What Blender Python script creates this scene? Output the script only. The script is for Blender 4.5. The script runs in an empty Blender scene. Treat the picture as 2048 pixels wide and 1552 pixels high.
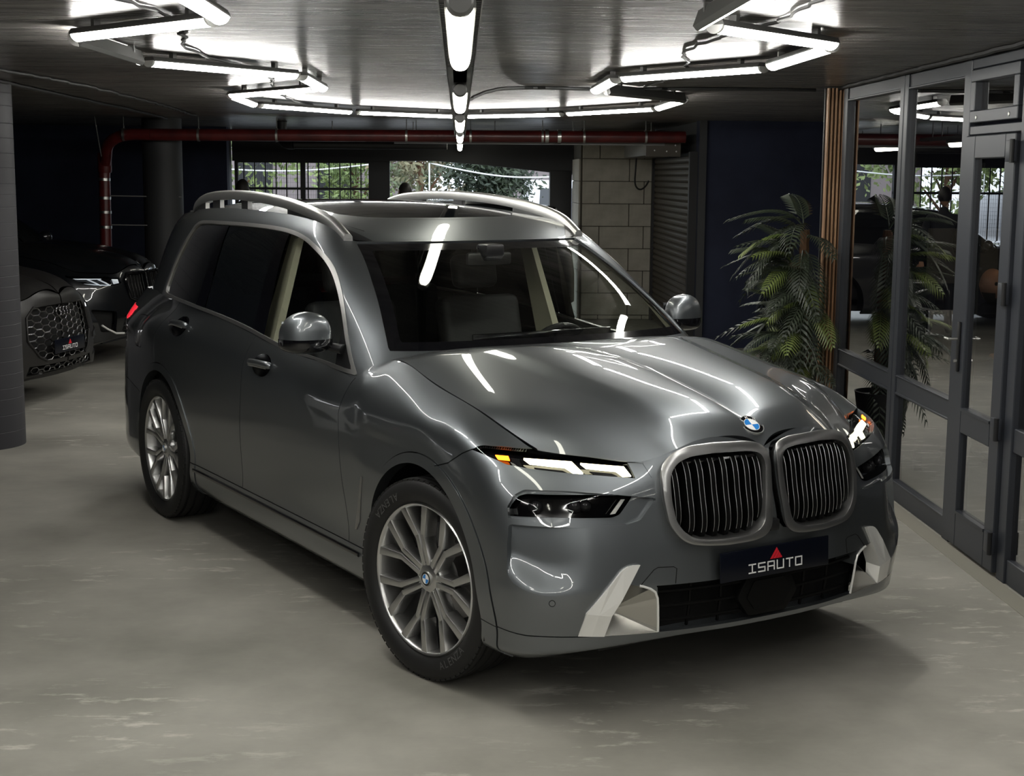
import bpy, bmesh, math, random
import numpy as np
from mathutils import Vector, Matrix

scene = bpy.context.scene
COL = scene.collection
PI = math.pi
# ------------------------------------------------------------------ camera
cam_data = bpy.data.cameras.new('camera')
cam = bpy.data.objects.new('camera', cam_data)
COL.objects.link(cam)
cam_data.sensor_width = 36.0
cam_data.lens = 36.0 * 2887.2 / 2048.0
cam_data.clip_end = 300
_r = Vector((0.9993, -0.0357, 0.0073)); _u = Vector((-0.0020, 0.1454, 0.9894)); _f = Vector((0.0364, 0.9887, -0.1453))
cam.matrix_world = Matrix(((_r.x, _u.x, -_f.x, 0.0), (_r.y, _u.y, -_f.y, 0.0), (_r.z, _u.z, -_f.z, 1.9166), (0, 0, 0, 1)))
scene.camera = cam
# ------------------------------------------------------------------ world: overcast daylight outside
world = bpy.data.worlds.new('world'); scene.world = world
world.use_nodes = True
_wn = world.node_tree.nodes; _wl = world.node_tree.links
_bg = _wn['Background']
_bg.inputs['Color'].default_value = (0.78, 0.88, 1.0, 1); _bg.inputs['Strength'].default_value = 2.8
# ------------------------------------------------------------------ exposure
vs = scene.view_settings
vs.view_transform = 'Standard'
try: vs.look = 'None'
except Exception: pass
vs.exposure = 0.4; vs.gamma = 1.0; vs.use_curve_mapping = False
LAMP_E = 36.0      # emission of the linear ceiling lamps
BATTEN_E = 11.0    # emission of the central battens
try:
    scene.cycles.max_bounces = 5; scene.cycles.diffuse_bounces = 2; scene.cycles.glossy_bounces = 3; scene.cycles.transmission_bounces = 3
    scene.cycles.transparent_max_bounces = 8
    scene.cycles.use_light_tree = False
    scene.cycles.caustics_reflective = False; scene.cycles.caustics_refractive = False
    scene.cycles.sample_clamp_indirect = 6.0
except Exception: pass
# ------------------------------------------------------------------ helpers
def mat(name, color, rough=0.5, metal=0.0, emit=None, es=1.0, coat=0.0, coat_r=0.05, spec=0.5, trans=0.0, ior=1.45, alpha=1.0):
    m = bpy.data.materials.new(name); m.use_nodes = True
    b = m.node_tree.nodes['Principled BSDF']
    b.inputs['Base Color'].default_value = (*color, 1)
    b.inputs['Roughness'].default_value = rough
    b.inputs['Metallic'].default_value = metal
    b.inputs['Specular IOR Level'].default_value = spec
    b.inputs['Coat Weight'].default_value = coat
    b.inputs['Coat Roughness'].default_value = coat_r
    b.inputs['Transmission Weight'].default_value = trans
    b.inputs['IOR'].default_value = ior
    b.inputs['Alpha'].default_value = alpha
    if emit is not None:
        b.inputs['Emission Color'].default_value = (*emit, 1)
        b.inputs['Emission Strength'].default_value = es
        if name not in ('led_diffuser', 'batten_cover', 'office_diffuser'):
            try: m.cycles.emission_sampling = 'NONE'
            except Exception: pass
    return m
def nd(m, t, **kw):
    n = m.node_tree.nodes.new(t)
    for k, v in kw.items():
        if k in n.inputs: n.inputs[k].default_value = v
        else: setattr(n, k, v)
    return n
def ln(m, a, b): m.node_tree.links.new(a, b)
def bsdf(m): return m.node_tree.nodes['Principled BSDF']
def noise_col(m, c1, c2, scale=5, detail=3, vec='Object', stretch=(1, 1, 1), lo=0.35, hi=0.65, rough=0.6):
    tc = nd(m, 'ShaderNodeTexCoord'); mp = nd(m, 'ShaderNodeMapping'); mp.inputs['Scale'].default_value = stretch
    no = nd(m, 'ShaderNodeTexNoise'); no.inputs['Scale'].default_value = scale; no.inputs['Detail'].default_value = detail; no.inputs['Roughness'].default_value = rough
    cr = nd(m, 'ShaderNodeValToRGB'); cr.color_ramp.elements[0].position = lo; cr.color_ramp.elements[1].position = hi
    cr.color_ramp.elements[0].color = (*c1, 1); cr.color_ramp.elements[1].color = (*c2, 1)
    ln(m, tc.outputs[vec], mp.inputs['Vector']); ln(m, mp.outputs[0], no.inputs['Vector']); ln(m, no.outputs['Fac'], cr.inputs[0])
    ln(m, cr.outputs[0], bsdf(m).inputs['Base Color'])
    return mp, no, cr
def bump(m, src, strength=0.2, dist=0.01):
    b = nd(m, 'ShaderNodeBump'); b.inputs['Strength'].default_value = strength; b.inputs['Distance'].default_value = dist
    ln(m, src, b.inputs['Height']); ln(m, b.outputs[0], bsdf(m).inputs['Normal'])

def link(o, parent=None):
    COL.objects.link(o)
    if parent is not None: o.parent = parent
    return o
def tag(o, label=None, cat=None, group=None, kind=None):
    if label: o['label'] = label
    if cat: o['category'] = cat
    if group: o['group'] = group
    if kind: o['kind'] = kind
    return o
def empty(name, loc=(0, 0, 0), rz=0.0, label=None, cat=None, group=None, parent=None):
    o = bpy.data.objects.new(name, None); o.empty_display_size = 0.1
    link(o, parent); o.location = loc; o.rotation_euler = (0, 0, rz)
    return tag(o, label, cat, group)
def mesh_obj(name, V, Fc, m, parent=None, smooth=True, normals=None):
    me = bpy.data.meshes.new(name)
    me.from_pydata([tuple(map(float, v)) for v in V], [], [tuple(int(i) for i in f) for f in Fc])
    if smooth: me.polygons.foreach_set('use_smooth', [True] * len(me.polygons))
    me.update()
    if normals is not None:
        me.normals_split_custom_set_from_vertices([tuple(n) for n in normals])
    if m is not None: me.materials.append(m)
    return link(bpy.data.objects.new(name, me), parent)
class MB:
    """collects simple shapes; build() links them as ONE mesh object"""
    def __init__(s): s.V = []; s.F = []
    def add(s, V, Fc):
        n = len(s.V); s.V += [tuple(v) for v in V]; s.F += [tuple(i + n for i in f) for f in Fc]; return s
    def box(s, a, b, M=None):
        x0, y0, z0 = a; x1, y1, z1 = b
        V = [(x0, y0, z0), (x1, y0, z0), (x1, y1, z0), (x0, y1, z0), (x0, y0, z1), (x1, y0, z1), (x1, y1, z1), (x0, y1, z1)]
        if M is not None: V = [tuple(M @ Vector(v)) for v in V]
        return s.add(V, [(0, 3, 2, 1), (4, 5, 6, 7), (0, 1, 5, 4), (1, 2, 6, 5), (2, 3, 7, 6), (3, 0, 4, 7)])
    def prism(s, pts, off):
        """polygon pts (3d list, planar-ish) extruded by vector off"""
        n = len(pts); P = [Vector(p) for p in pts]; o = Vector(off)
        V = P + [p + o for p in P]
        return s.add(V, [tuple(range(n - 1, -1, -1)), tuple(range(n, 2 * n))] + [(i, (i + 1) % n, n + (i + 1) % n, n + i) for i in range(n)])
    def tube(s, pts, r, n=10, cap=True, up=None, flat=1.0):
        P = [Vector(p) for p in pts]; k = len(P); rr = r if isinstance(r, (list, tuple)) else [r] * k
        V = []; prev = None
        for i, p in enumerate(P):
            t = (P[min(i + 1, k - 1)] - P[max(i - 1, 0)]).normalized()
            if prev is None:
                a = Vector(up) if up else (Vector((0, 0, 1)) if abs(t.z) < 0.9 else Vector((1, 0, 0)))
            else: a = prev
            a = (a - t * a.dot(t)).normalized(); prev = a; b = t.cross(a)
            for j in range(n):
                an = 2 * PI * j / n; V.append(p + a * (math.cos(an) * rr[i] * flat) + b * (math.sin(an) * rr[i]))
        Fc = [(i * n + j, i * n + (j + 1) % n, (i + 1) * n + (j + 1) % n, (i + 1) * n + j) for i in range(k - 1) for j in range(n)]
        if cap: Fc += [tuple(range(n - 1, -1, -1)), tuple((k - 1) * n + j for j in range(n))]
        return s.add(V, Fc)
    def lathe(s, prof, n=32, M=None, close=False):
        """prof list of (r, h): revolve about z"""
        V = []; k = len(prof)
        for (r, h) in prof:
            for j in range(n):
                an = 2 * PI * j / n; v = Vector((r * math.cos(an), r * math.sin(an), h)); V.append(tuple(M @ v) if M is not None else tuple(v))
        Fc = [(i * n + j, i * n + (j + 1) % n, ((i + 1) % k) * n + (j + 1) % n, ((i + 1) % k) * n + j) for i in range(k if close else k - 1) for j in range(n)]
        return s.add(V, Fc)
    def build(s, name, m, parent=None, smooth=False, bevel=0.0, seg=2, angle=35):
        o = mesh_obj(name, s.V, s.F, m, parent, smooth=smooth)
        if bevel or smooth:
            bm = bmesh.new(); bm.from_mesh(o.data)
            bmesh.ops.recalc_face_normals(bm, faces=bm.faces)
            if bevel:
                ed = [e for e in bm.edges if len(e.link_faces) == 2 and e.calc_face_angle(0) > math.radians(30)]
                bmesh.ops.bevel(bm, geom=ed, offset=bevel, segments=seg, affect='EDGES', profile=0.5, clamp_overlap=True)
            for f in bm.faces: f.smooth = True
            for e in bm.edges:
                e.smooth = not (len(e.link_faces) == 2 and e.calc_face_angle(0) > math.radians(angle))
            bm.to_mesh(o.data); bm.free()
        else:
            bm = bmesh.new(); bm.from_mesh(o.data); bmesh.ops.recalc_face_normals(bm, faces=bm.faces); bm.to_mesh(o.data); bm.free()
        return o
def copy_tree(o, parent=None):
    c = o.copy(); COL.objects.link(c); c.parent = parent
    for ch in o.children: copy_tree(ch, c)
    return c
def cspl(t, P, tt):
    """natural cubic spline through P (n,d) at knots t, sampled at tt"""
    t = np.asarray(t, float); P = np.asarray(P, float); tt = np.asarray(tt, float)
    n = len(t); sh = P.shape; P = P.reshape(n, -1)
    h = np.diff(t); A = np.zeros((n, n)); R = np.zeros_like(P)
    A[0, 0] = A[-1, -1] = 1
    for i in range(1, n - 1):
        A[i, i - 1] = h[i - 1]; A[i, i] = 2 * (h[i - 1] + h[i]); A[i, i + 1] = h[i]
        R[i] = 6 * ((P[i + 1] - P[i]) / h[i] - (P[i] - P[i - 1]) / h[i - 1])
    m = np.linalg.solve(A, R)
    k = np.clip(np.searchsorted(t, tt, side='right') - 1, 0, n - 2)
    a = (t[k + 1] - tt)[:, None]; b = (tt - t[k])[:, None]; hk = h[k][:, None]
    out = m[k] * a ** 3 / (6 * hk) + m[k + 1] * b ** 3 / (6 * hk) + (P[k] / hk - m[k] * hk / 6) * a + (P[k + 1] / hk - m[k + 1] * hk / 6) * b
    return out.reshape((len(tt),) + sh[1:])
def pch(t, P, tt):
    """monotone cubic (no overshoot) through P at knots t"""
    t = np.asarray(t, float); P = np.asarray(P, float); tt = np.asarray(tt, float)
    n = len(t); sh = P.shape; P = P.reshape(n, -1); h = np.diff(t)[:, None]; d = np.diff(P, axis=0) / h
    m = np.zeros_like(P)
    if n > 2:
        w1 = 2 * h[1:] + h[:-1]; w2 = h[1:] + 2 * h[:-1]; pr = d[:-1] * d[1:]
        with np.errstate(divide='ignore', invalid='ignore'):
            hm = (w1 + w2) / (w1 / d[:-1] + w2 / d[1:])
        m[1:-1] = np.where(pr > 0, hm, 0)
    m[0] = d[0]; m[-1] = d[-1]
    k = np.clip(np.searchsorted(t, tt, side='right') - 1, 0, n - 2)
    hk = h[k]; s = ((tt - t[k])[:, None]) / hk
    out = (2 * s**3 - 3 * s**2 + 1) * P[k] + (s**3 - 2 * s**2 + s) * hk * m[k] + (-2 * s**3 + 3 * s**2) * P[k + 1] + (s**3 - s**2) * hk * m[k + 1]
    return out.reshape((len(tt),) + sh[1:])
def curve(pts, n=40):
    P = np.array(pts, float); t = np.concatenate([[0], np.cumsum(np.sqrt(np.linalg.norm(np.diff(P, axis=0), axis=1)))])
    return cspl(t, P, np.linspace(0, t[-1], n))
def sd_poly(p, poly):
    """signed distance (inside < 0) of points p (n,2) to polygon"""
    p = np.asarray(p, float); q = np.asarray(poly, float); d = np.full(len(p), 1e9); ins = np.zeros(len(p), bool)
    for i in range(len(q)):
        a = q[i]; b = q[(i + 1) % len(q)]; ab = b - a
        t = np.clip(((p - a) @ ab) / (ab @ ab + 1e-12), 0, 1)
        d = np.minimum(d, np.linalg.norm(p - a - t[:, None] * ab, axis=1))
        c = ((a[1] > p[:, 1]) != (b[1] > p[:, 1]))
        with np.errstate(divide='ignore', invalid='ignore'):
            xi = a[0] + (p[:, 1] - a[1]) * (b[0] - a[0]) / (b[1] - a[1])
        ins ^= c & (p[:, 0] < xi)
    return np.where(ins, -d, d)
def sd_line(p, line):
    """unsigned distance to an open polyline"""
    p = np.asarray(p, float); q = np.asarray(line, float); d = np.full(len(p), 1e9)
    for i in range(len(q) - 1):
        a = q[i]; ab = q[i + 1] - a
        t = np.clip(((p - a) @ ab) / (ab @ ab + 1e-12), 0, 1)
        d = np.minimum(d, np.linalg.norm(p - a - t[:, None] * ab, axis=1))
    return d
def ssd_line(p, line):
    """distance to a polyline, signed by the side it lies on"""
    p = np.asarray(p, float); q = np.asarray(line, float); d = np.full(len(p), 1e9); sg = np.ones(len(p))
    for i in range(len(q) - 1):
        a = q[i]; ab = q[i + 1] - a; ap = p - a
        t = np.clip((ap @ ab) / (ab @ ab + 1e-12), 0, 1); di = np.linalg.norm(ap - t[:, None] * ab, axis=1)
        k = di < d; d = np.where(k, di, d); sg = np.where(k, np.where(ab[0] * ap[:, 1] - ab[1] * ap[:, 0] < 0, -1.0, 1.0), sg)
    return d * sg
def round_poly(pts, r, n=6):
    """round the corners of a 2d polygon; r scalar or per-corner list"""
    out = []; m = len(pts)
    for i in range(m):
        p = np.array(pts[i], float); a = np.array(pts[i - 1], float); b = np.array(pts[(i + 1) % m], float)
        ri = r[i] if isinstance(r, (list, tuple)) else r
        if ri <= 0: out.append(tuple(p)); continue
        u = a - p; v = b - p; lu = np.linalg.norm(u); lv = np.linalg.norm(v)
        c = min(ri, lu * 0.48, lv * 0.48); A = p + u / lu * c; B = p + v / lv * c
        for k in range(n + 1):
            t = k / n; out.append(tuple((1 - t)**2 * A + 2 * t * (1 - t) * p + t * t * B))
    return out
class Sheet:
    """a surface mesh that can be cut along level sets and split into panels"""
    def __init__(s, V, Fc, N): s.V = np.asarray(V, float); s.F = list(Fc); s.N = np.asarray(N, float)
    @staticmethod
    def grid(G):
        a, b = G.shape[:2]
        du = np.gradient(G, axis=0); dv = np.gradient(G, axis=1); N = np.cross(du, dv); N /= np.linalg.norm(N, axis=2, keepdims=True) + 1e-12
        idx = np.arange(a * b).reshape(a, b)
        Fc = np.stack([idx[:-1, :-1], idx[1:, :-1], idx[1:, 1:], idx[:-1, 1:]], -1).reshape(-1, 4)
        return Sheet(G.reshape(-1, 3), [tuple(f) for f in Fc.tolist()], N.reshape(-1, 3))
    def cut(s, f):
        """split faces along f(V)=0; f: callable on (n,3)"""
        v = f(s.V); v = np.where(np.abs(v) < 2e-4, 2e-4, v); neg = v < 0
        if neg.all() or (~neg).all(): return s
        nV = []; nN = []; cache = {}; base = len(s.V); out = []
        ng = neg.tolist()
        def mid(i, j):
            k = (i, j) if i < j else (j, i)
            if k not in cache:
                i2, j2 = k; t = v[i2] / (v[i2] - v[j2])
                nV.append(s.V[i2] * (1 - t) + s.V[j2] * t); n = s.N[i2] * (1 - t) + s.N[j2] * t; nN.append(n / (np.linalg.norm(n) + 1e-12))
                cache[k] = base + len(nV) - 1
            return cache[k]
        for fc in s.F:
            q = [ng[i] for i in fc]
            if all(q) or not any(q): out.append(fc); continue
            A = []; B = []; m = len(fc)
            for k in range(m):
                i = fc[k]; j = fc[(k + 1) % m]
                (A if ng[i] else B).append(i)
                if ng[i] != ng[j]:
                    w = mid(i, j); A.append(w); B.append(w)
            if len(A) > 2: out.append(tuple(A))
            if len(B) > 2: out.append(tuple(B))
        s.F = out
        if nV: s.V = np.vstack([s.V, nV]); s.N = np.vstack([s.N, nN])
        return s
    def centers(s): return np.array([s.V[list(f)].mean(0) for f in s.F])
    def take(s, mask):
        Fc = [f for f, m in zip(s.F, mask) if m]
        used = sorted({i for f in Fc for i in f}); mp = {u: k for k, u in enumerate(used)}
        return Sheet(s.V[used] if used else np.zeros((0, 3)), [tuple(mp[i] for i in f) for f in Fc], s.N[used] if used else np.zeros((0, 3)))
    def drop(s, mask):
        s.F = [f for f, m in zip(s.F, mask) if not m]; return s
    def lip(s, depth=0.012, skip=None):
        """fold the open border inwards: gives a panel visible thickness"""
        from collections import Counter
        cnt = Counter(); dirn = {}
        for f in s.F:
            for k in range(len(f)):
                a, b = f[k], f[(k + 1) % len(f)]; key = (min(a, b), max(a, b)); cnt[key] += 1; dirn[key] = (a, b)
        bd = [dirn[k] for k, c in cnt.items() if c == 1]
        if skip is not None: bd = [(a, b) for a, b in bd if not skip((s.V[a] + s.V[b]) / 2)]
        V = list(s.V); N = list(s.N); Fc = list(s.F)
        for a, b in bd:
            e = s.V[b] - s.V[a]; le = np.linalg.norm(e)
            if le < 1e-7: continue
            n = np.cross(e / le, s.N[a] + s.N[b]); n /= np.linalg.norm(n) + 1e-12
            k = len(V)
            V += [s.V[a], s.V[b], s.V[b] - s.N[b] * depth, s.V[a] - s.N[a] * depth]; N += [n] * 4
            Fc.append((k + 1, k, k + 3, k + 2))
        return Sheet(np.array(V), Fc, np.array(N))
    def off(s, d): return Sheet(s.V + s.N * (d if np.isscalar(d) else d[:, None]), s.F, s.N)
    def mir(s):
        V = s.V.copy(); V[:, 1] *= -1; N = s.N.copy(); N[:, 1] *= -1
        return Sheet(V, [tuple(reversed(f)) for f in s.F], N)
    def join(s, o):
        n = len(s.V); return Sheet(np.vstack([s.V, o.V]), s.F + [tuple(i + n for i in f) for f in o.F], np.vstack([s.N, o.N]))
    def obj(s, name, m, parent=None):
        return mesh_obj(name, s.V, s.F, m, parent, normals=s.N)
# ------------------------------------------------------------------ car body surfaces (x forward, y left, z up; origin under the front axle)
class GS:
    """dense grid surface with look-up of the point at two given coordinates"""
    def __init__(s, G): s.G = G
    def at(s, a, b, qa, qb, mask=None):
        G = s.G; D = (G[..., a] - qa)**2 + (G[..., b] - qb)**2
        if mask is not None: D = np.where(mask, D, 1e9)
        i, j = np.unravel_index(np.argmin(D), D.shape); u, v = float(i), float(j)
        def ev(u, v):
            u = min(max(u, 0), G.shape[0] - 1.001); v = min(max(v, 0), G.shape[1] - 1.001); k, l = int(u), int(v); f, g = u - k, v - l
            return G[k, l] * (1 - f) * (1 - g) + G[k + 1, l] * f * (1 - g) + G[k, l + 1] * (1 - f) * g + G[k + 1, l + 1] * f * g
        for _ in range(6):
            p = ev(u, v); du = (ev(u + .5, v) - ev(u - .5, v)); dv = (ev(u, v + .5) - ev(u, v - .5))
            J = np.array([[du[a], dv[a]], [du[b], dv[b]]]); r = np.array([qa - p[a], qb - p[b]])
            try: st = np.linalg.solve(J, r)
            except Exception: break
            st = np.clip(st, -2, 2); u += st[0]; v += st[1]
            u = min(max(u, 0), G.shape[0] - 1.001); v = min(max(v, 0), G.shape[1] - 1.001)
        p = ev(u, v); e = 1.0
        n = np.cross(ev(u + e, v) - ev(u - e, v), ev(u, v + e) - ev(u, v - e)); n /= np.linalg.norm(n) + 1e-12
        return p, n

def lower_ring():
    zs = np.array([.215, .25, .345, .40, .55, .72, .88, .985, 1.05]); ws = np.array([.90, .935, .957, .952, .960, .973, .972, .962, .935])
    belt = lambda x: np.interp(x, [-4.3, -3.65, -3.06, -2.4, -1.84, -1.55, -1.1, -.713], [1.23, 1.235, 1.218, 1.195, 1.152, 1.124, 1.105, 1.088])
    bw = lambda x: np.interp(x, [-4.3, -3.65, -3.1, -2.4, -1.5, -.713], [.79, .805, .865, .893, .904, .902])
    st = []
    # rear corner
    for (x, w, k) in [(-4.29, 0, 0), (-4.27, .40, 0), (-4.21, .68, 0), (-4.10, .85, .2), (-3.92, .925, .6), (-3.66, .955, .9)]:
        lv = []
        for i, z in enumerate(zs):
            top = (z - .6) / .5
            tuck = .06 * max(0, top) ** 2 if x < -4.0 else .0
            und = .10 if i == 0 else (.04 if i == 1 else 0)
            sc = 1 - und * .6
            lv.append(((x + tuck + und) if w < .8 else x + tuck * .6 + und * .5, w * sc * (1 - .03 * max(0, top)), z + (.10 if i < 2 and w < .8 else 0) * (1 - k) + .0))
        wb = {0: 0, .40: .36, .68: .60, .85: .735, .925: .775, .955: .805}[w]
        lv.append((x + .12 if x < -4.0 else x + .04, wb, belt(x)))
        st.append(lv)
    for x in [-3.4, -3.105, -2.8, -2.4, -1.95, -1.5, -1.1, -.85]:
        fl = .018 * math.exp(-((x + 3.105) / .45)**2) + .012 * math.exp(-(x / .5)**2)
        lv = []
        zb = belt(x); wb = bw(x)
        for i, (z, w) in enumerate(zip(zs, ws)):
            z2 = z + max(0, (z - .72)) / (.38) * (zb - 1.10) * 1.0 if i >= 6 else z
            g = fl * math.exp(-((z - .62) / .28)**2)
            rn = .02 * max(0, (-3.0 - x) / .6)
            lv.append((x, w + g - rn * (1 if z > .5 else .4), z2))
        lv[-1] = (x, wb + (ws[8] - .902), lv[-1][2]) if True else lv[-1]
        lv.append((x, wb, zb)); st.append(lv)
    for (x, t9) in [(-.715, (-.715, .902, 1.088)), (-.655, (-.655, .862, 1.134)), (-.60, (-.60, .816, 1.158)), (-.53, (-.53, .813, 1.166)), (-.45, (-.45, .815, 1.163)), (-.22, (-.22, .830, 1.122)), (0., (-.0, .834, 1.086))]:
        fl = .016 * math.exp(-(x / .5)**2)
        f = min(1, max(0, (x + .72) / .3))
        z8 = 1.05 + .03 * min(1, max(0, (x + .72) / .12)) - .045 * f * (1 if x > -.5 else .3); w8 = .935 - .0 * f
        lv = [(x, w + fl * math.exp(-((z - .62) / .28)**2) + (.006 * f if i == 7 else 0), z) for i, (z, w) in enumerate(zip(zs[:8], ws[:8]))]
        if x >= -.54:
            w8 = {-.53: .922, -.45: .918, -.22: .922, 0.: .925}[x]; z8 = {-.53: 1.080, -.45: 1.078, -.22: 1.062, 0.: 1.038}[x]
        lv.append((x, w8, z8)); lv.append(t9); st.append(lv)
    T = {
     0: [(.2, .90), (.36, .89), (.46, .87), (.54, .83), (.60, .75), (.655, .65), (.70, .50), (.735, .33), (.75, .17), (.755, 0)],
     1: [(.2, .935), (.36, .935), (.47, .925), (.565, .885), (.64, .80), (.70, .69), (.75, .52), (.79, .34), (.81, .18), (.815, 0)],
     2: [(.2, .957), (.36, .957), (.47, .948), (.577, .91), (.658, .825), (.723, .71), (.775, .53), (.815, .35), (.835, .18), (.84, 0)],
     3: [(.2, .966), (.36, .970), (.475, .962), (.582, .924), (.664, .84), (.731, .72), (.783, .53), (.828, .35), (.848, .18), (.853, 0)],
     4: [(.2, .977), (.36, .980), (.475, .970), (.582, .930), (.662, .842), (.731, .72), (.787, .53), (.832, .35), (.852, .18), (.858, 0)],
     5: [(.2, .982), (.36, .981), (.47, .968), (.570, .925), (.647, .838), (.714, .715), (.772, .53), (.820, .35), (.842, .18), (.850, 0)],
     6: [(.2, .980), (.36, .975), (.465, .960), (.553, .914), (.625, .83), (.690, .71), (.754, .53), (.802, .35), (.827, .18), (.836, 0)],
     7: [(.2, .972), (.35, .963), (.45, .943), (.533, .893), (.600, .81), (.665, .695), (.735, .53), (.783, .35), (.808, .18), (.818, 0)],
     8: [(.2, .945, .995), (.33, .928, .962), (.42, .898, .94), (.485, .853, .923), (.552, .778, .910), (.630, .665, .900), (.716, .515, .892), (.768, .355, .915), (.793, .19, .935), (.805, 0, .915)],
     9: [(.167, .830, 1.055), (.29, .808, 1.012), (.37, .783, .977), (.44, .758, .950), (.515, .70, .943), (.605, .615, .936), (.705, .495, .927), (.748, .355, .972), (.758, .19, .998), (.79, 0, .950)]}
    zf = [.215, .245, .31, .40, .52, .64, .75, .84]
    for c in range(10):
        lv = []
        for l in range(10):
            q = T[l][c]
            if len(q) == 2:
                z0 = [.215, .25, .345, .40, .55, .72, .88, .985][l]; f = [.15, .4, .7, 1, 1, 1, 1, 1, 1, 1][c]
                if l == 7: z0 = .94
                q = (q[0], q[1], z0 + (zf[l] - z0) * f)
                if l < 3 and c >= 3: q = (q[0], q[1], [(.222, .248, .312), (.237, .257, .313), (.261, .273, .316), (.286, .294, .320), (.303, .310, .325), (.305, .312, .326), (.305, .312, .326)][c - 3][l])
            lv.append(q)
        st.append(lv)
    P = np.array(st)                       # stations, levels, 3
    chord = np.linalg.norm(np.diff(P[:, 5], axis=0), axis=1); u = np.concatenate([[0], np.cumsum(chord)])
    nU = 470
    # denser samples toward the nose
    uu = np.interp(np.linspace(0, 1, nU), [0, .62, 1], [0, u[-1] * .74, u[-1]])
    Q = cspl(u, P, uu)                     # nU, levels, 3
    dl = np.linalg.norm(np.diff(P[10:24], axis=1), axis=2).mean(0); v = np.concatenate([[0], np.cumsum(dl)])
    vv = np.linspace(0, v[-1], 100)
    G = np.moveaxis(cspl(v, np.moveaxis(Q, 1, 0), vv), 0, 1)
    G = G.copy(); G[..., 1] *= -1          # right hand side of the car
    G[0, :, 1] = 0; G[-1, :, 1] = 0
    return G

def upper_ring():
    B = [(-.49, 0, 1.170), (-.50, .25, 1.173), (-.535, .5, 1.175), (-.58, .69, 1.170), (-.617, .795, 1.152), (-.662, .857, 1.126), (-.72, .902, 1.080), (-.95, .906, 1.092), (-1.4, .906, 1.108), (-1.9, .903, 1.148), (-2.5, .893, 1.192), (-3.0, .87, 1.208), (-3.4, .835, 1.222), (-3.75, .785, 1.225), (-3.97, .70, 1.225), (-4.09, .53, 1.225), (-4.15, .27, 1.225), (-4.17, 0, 1.225)]
    Tt = [(-1.265, 0, 1.622), (-1.27, .20, 1.622), (-1.29, .42, 1.620), (-1.325, .56, 1.616), (-1.362, .622, 1.622), (-1.42, .652, 1.658), (-1.52, .668, 1.686), (-1.65, .675, 1.703), (-1.9, .677, 1.720), (-2.25, .674, 1.731), (-2.65, .667, 1.735), (-3.05, .652, 1.728), (-3.40, .63, 1.708), (-3.68, .60, 1.682), (-3.86, .54, 1.672), (-3.95, .42, 1.678), (-3.99, .22, 1.687), (-4.0, 0, 1.692)]
    side = [0, 0, 0, 0, .35, .8, 1, 1, 1, 1, 1, 1, 1, .8, .35, 0, 0, 0]
    B = np.array(B); Tt = np.array(Tt); S = np.array([0, .3, .6, .8, .92, 1.0]); fw = np.array([0, .21, .42, .60, .78, 1.0])
    P = np.zeros((len(B), len(S), 3))
    for i in range(len(B)):
        for k, s in enumerate(S):
            f = s * (1 - side[i]) + fw[k] * side[i]
            P[i, k, 0] = B[i, 0] + (Tt[i, 0] - B[i, 0]) * s; P[i, k, 2] = B[i, 2] + (Tt[i, 2] - B[i, 2]) * s
            P[i, k, 1] = B[i, 1] + (Tt[i, 1] - B[i, 1]) * f
            bl = 4 * s * (1 - s) * (1 - side[i])
            if i < 6: P[i, k, 0] += .03 * bl; P[i, k, 2] += .03 * bl
            if i > 12: P[i, k, 0] -= .04 * bl; P[i, k, 2] += .02 * bl
    u = np.concatenate([[0], np.cumsum(np.linalg.norm(np.diff(P[:, 2], axis=0), axis=1))])
    Q = cspl(u, P, np.linspace(0, u[-1], 330))
    v = np.array([0, .3, .6, .8, .92, 1.0])
    G = np.moveaxis(cspl(v, np.moveaxis(Q, 1, 0), np.linspace(0, 1, 44)), 0, 1).copy()
    G = G[::-1].copy(); G[..., 1] *= -1; G[0, :, 1] = 0; G[-1, :, 1] = 0
    return G

def hood_grid():
    shut = curve([(-.60, .816, 1.158), (-.53, .813, 1.166), (-.45, .815, 1.163), (-.22, .830, 1.122), (0, .834, 1.086), (.167, .830, 1.055), (.29, .808, 1.012), (.37, .783, .977), (.44, .758, .950)], 90)
    cen = curve([(-.485, 0, 1.202), (-.2, 0, 1.178), (.1, 0, 1.146), (.4, 0, 1.096), (.6, 0, 1.050), (.72, 0, 1.004), (.765, 0, .972), (.79, 0, .950)], 90)
    cowl = curve([(-.60, .816, 1.158), (-.572, .72, 1.180), (-.53, .5, 1.199), (-.50, .25, 1.203), (-.485, 0, 1.202)], 80)
    nose = curve([(.44, .758, .950), (.515, .70, .943), (.605, .615, .936), (.705, .495, .927), (.735, .42, .945), (.748, .355, .972), (.758, .19, .998), (.768, .06, .985), (.79, 0, .950)], 80)
    a = np.linspace(0, 1, 90)[:, None, None]; b = np.linspace(0, 1, 80)[None, :, None]
    sh = shut[:, None]; ce = cen[:, None]; co = cowl[None]; no = nose[None]
    G = (1 - b) * sh + b * ce + (1 - a) * co + a * no - ((1 - a) * (1 - b) * co[:, :1] + (1 - a) * b * co[:, -1:] + a * (1 - b) * no[:, :1] + a * b * no[:, -1:])
    aa = np.linspace(0, 1, 90)[:, None]; bb = np.linspace(0, 1, 80)[None, :]
    # crown across, and a raised dome between two creases
    G[..., 2] += .020 * 4 * bb * (1 - bb) * (1 - aa**3) * np.clip(aa * 6, 0, 1)
    wc = .52 - .20 * aa; d = (wc - G[..., 1]) / .05
    sm = np.clip(d * .5 + .5, 0, 1); sm = sm * sm * (3 - 2 * sm)
    G[..., 2] += .013 * sm * np.clip(aa * 4, 0, 1) * np.clip((1 - aa) * 6, 0, 1)
    G[..., 1] *= -1
    return G

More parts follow.
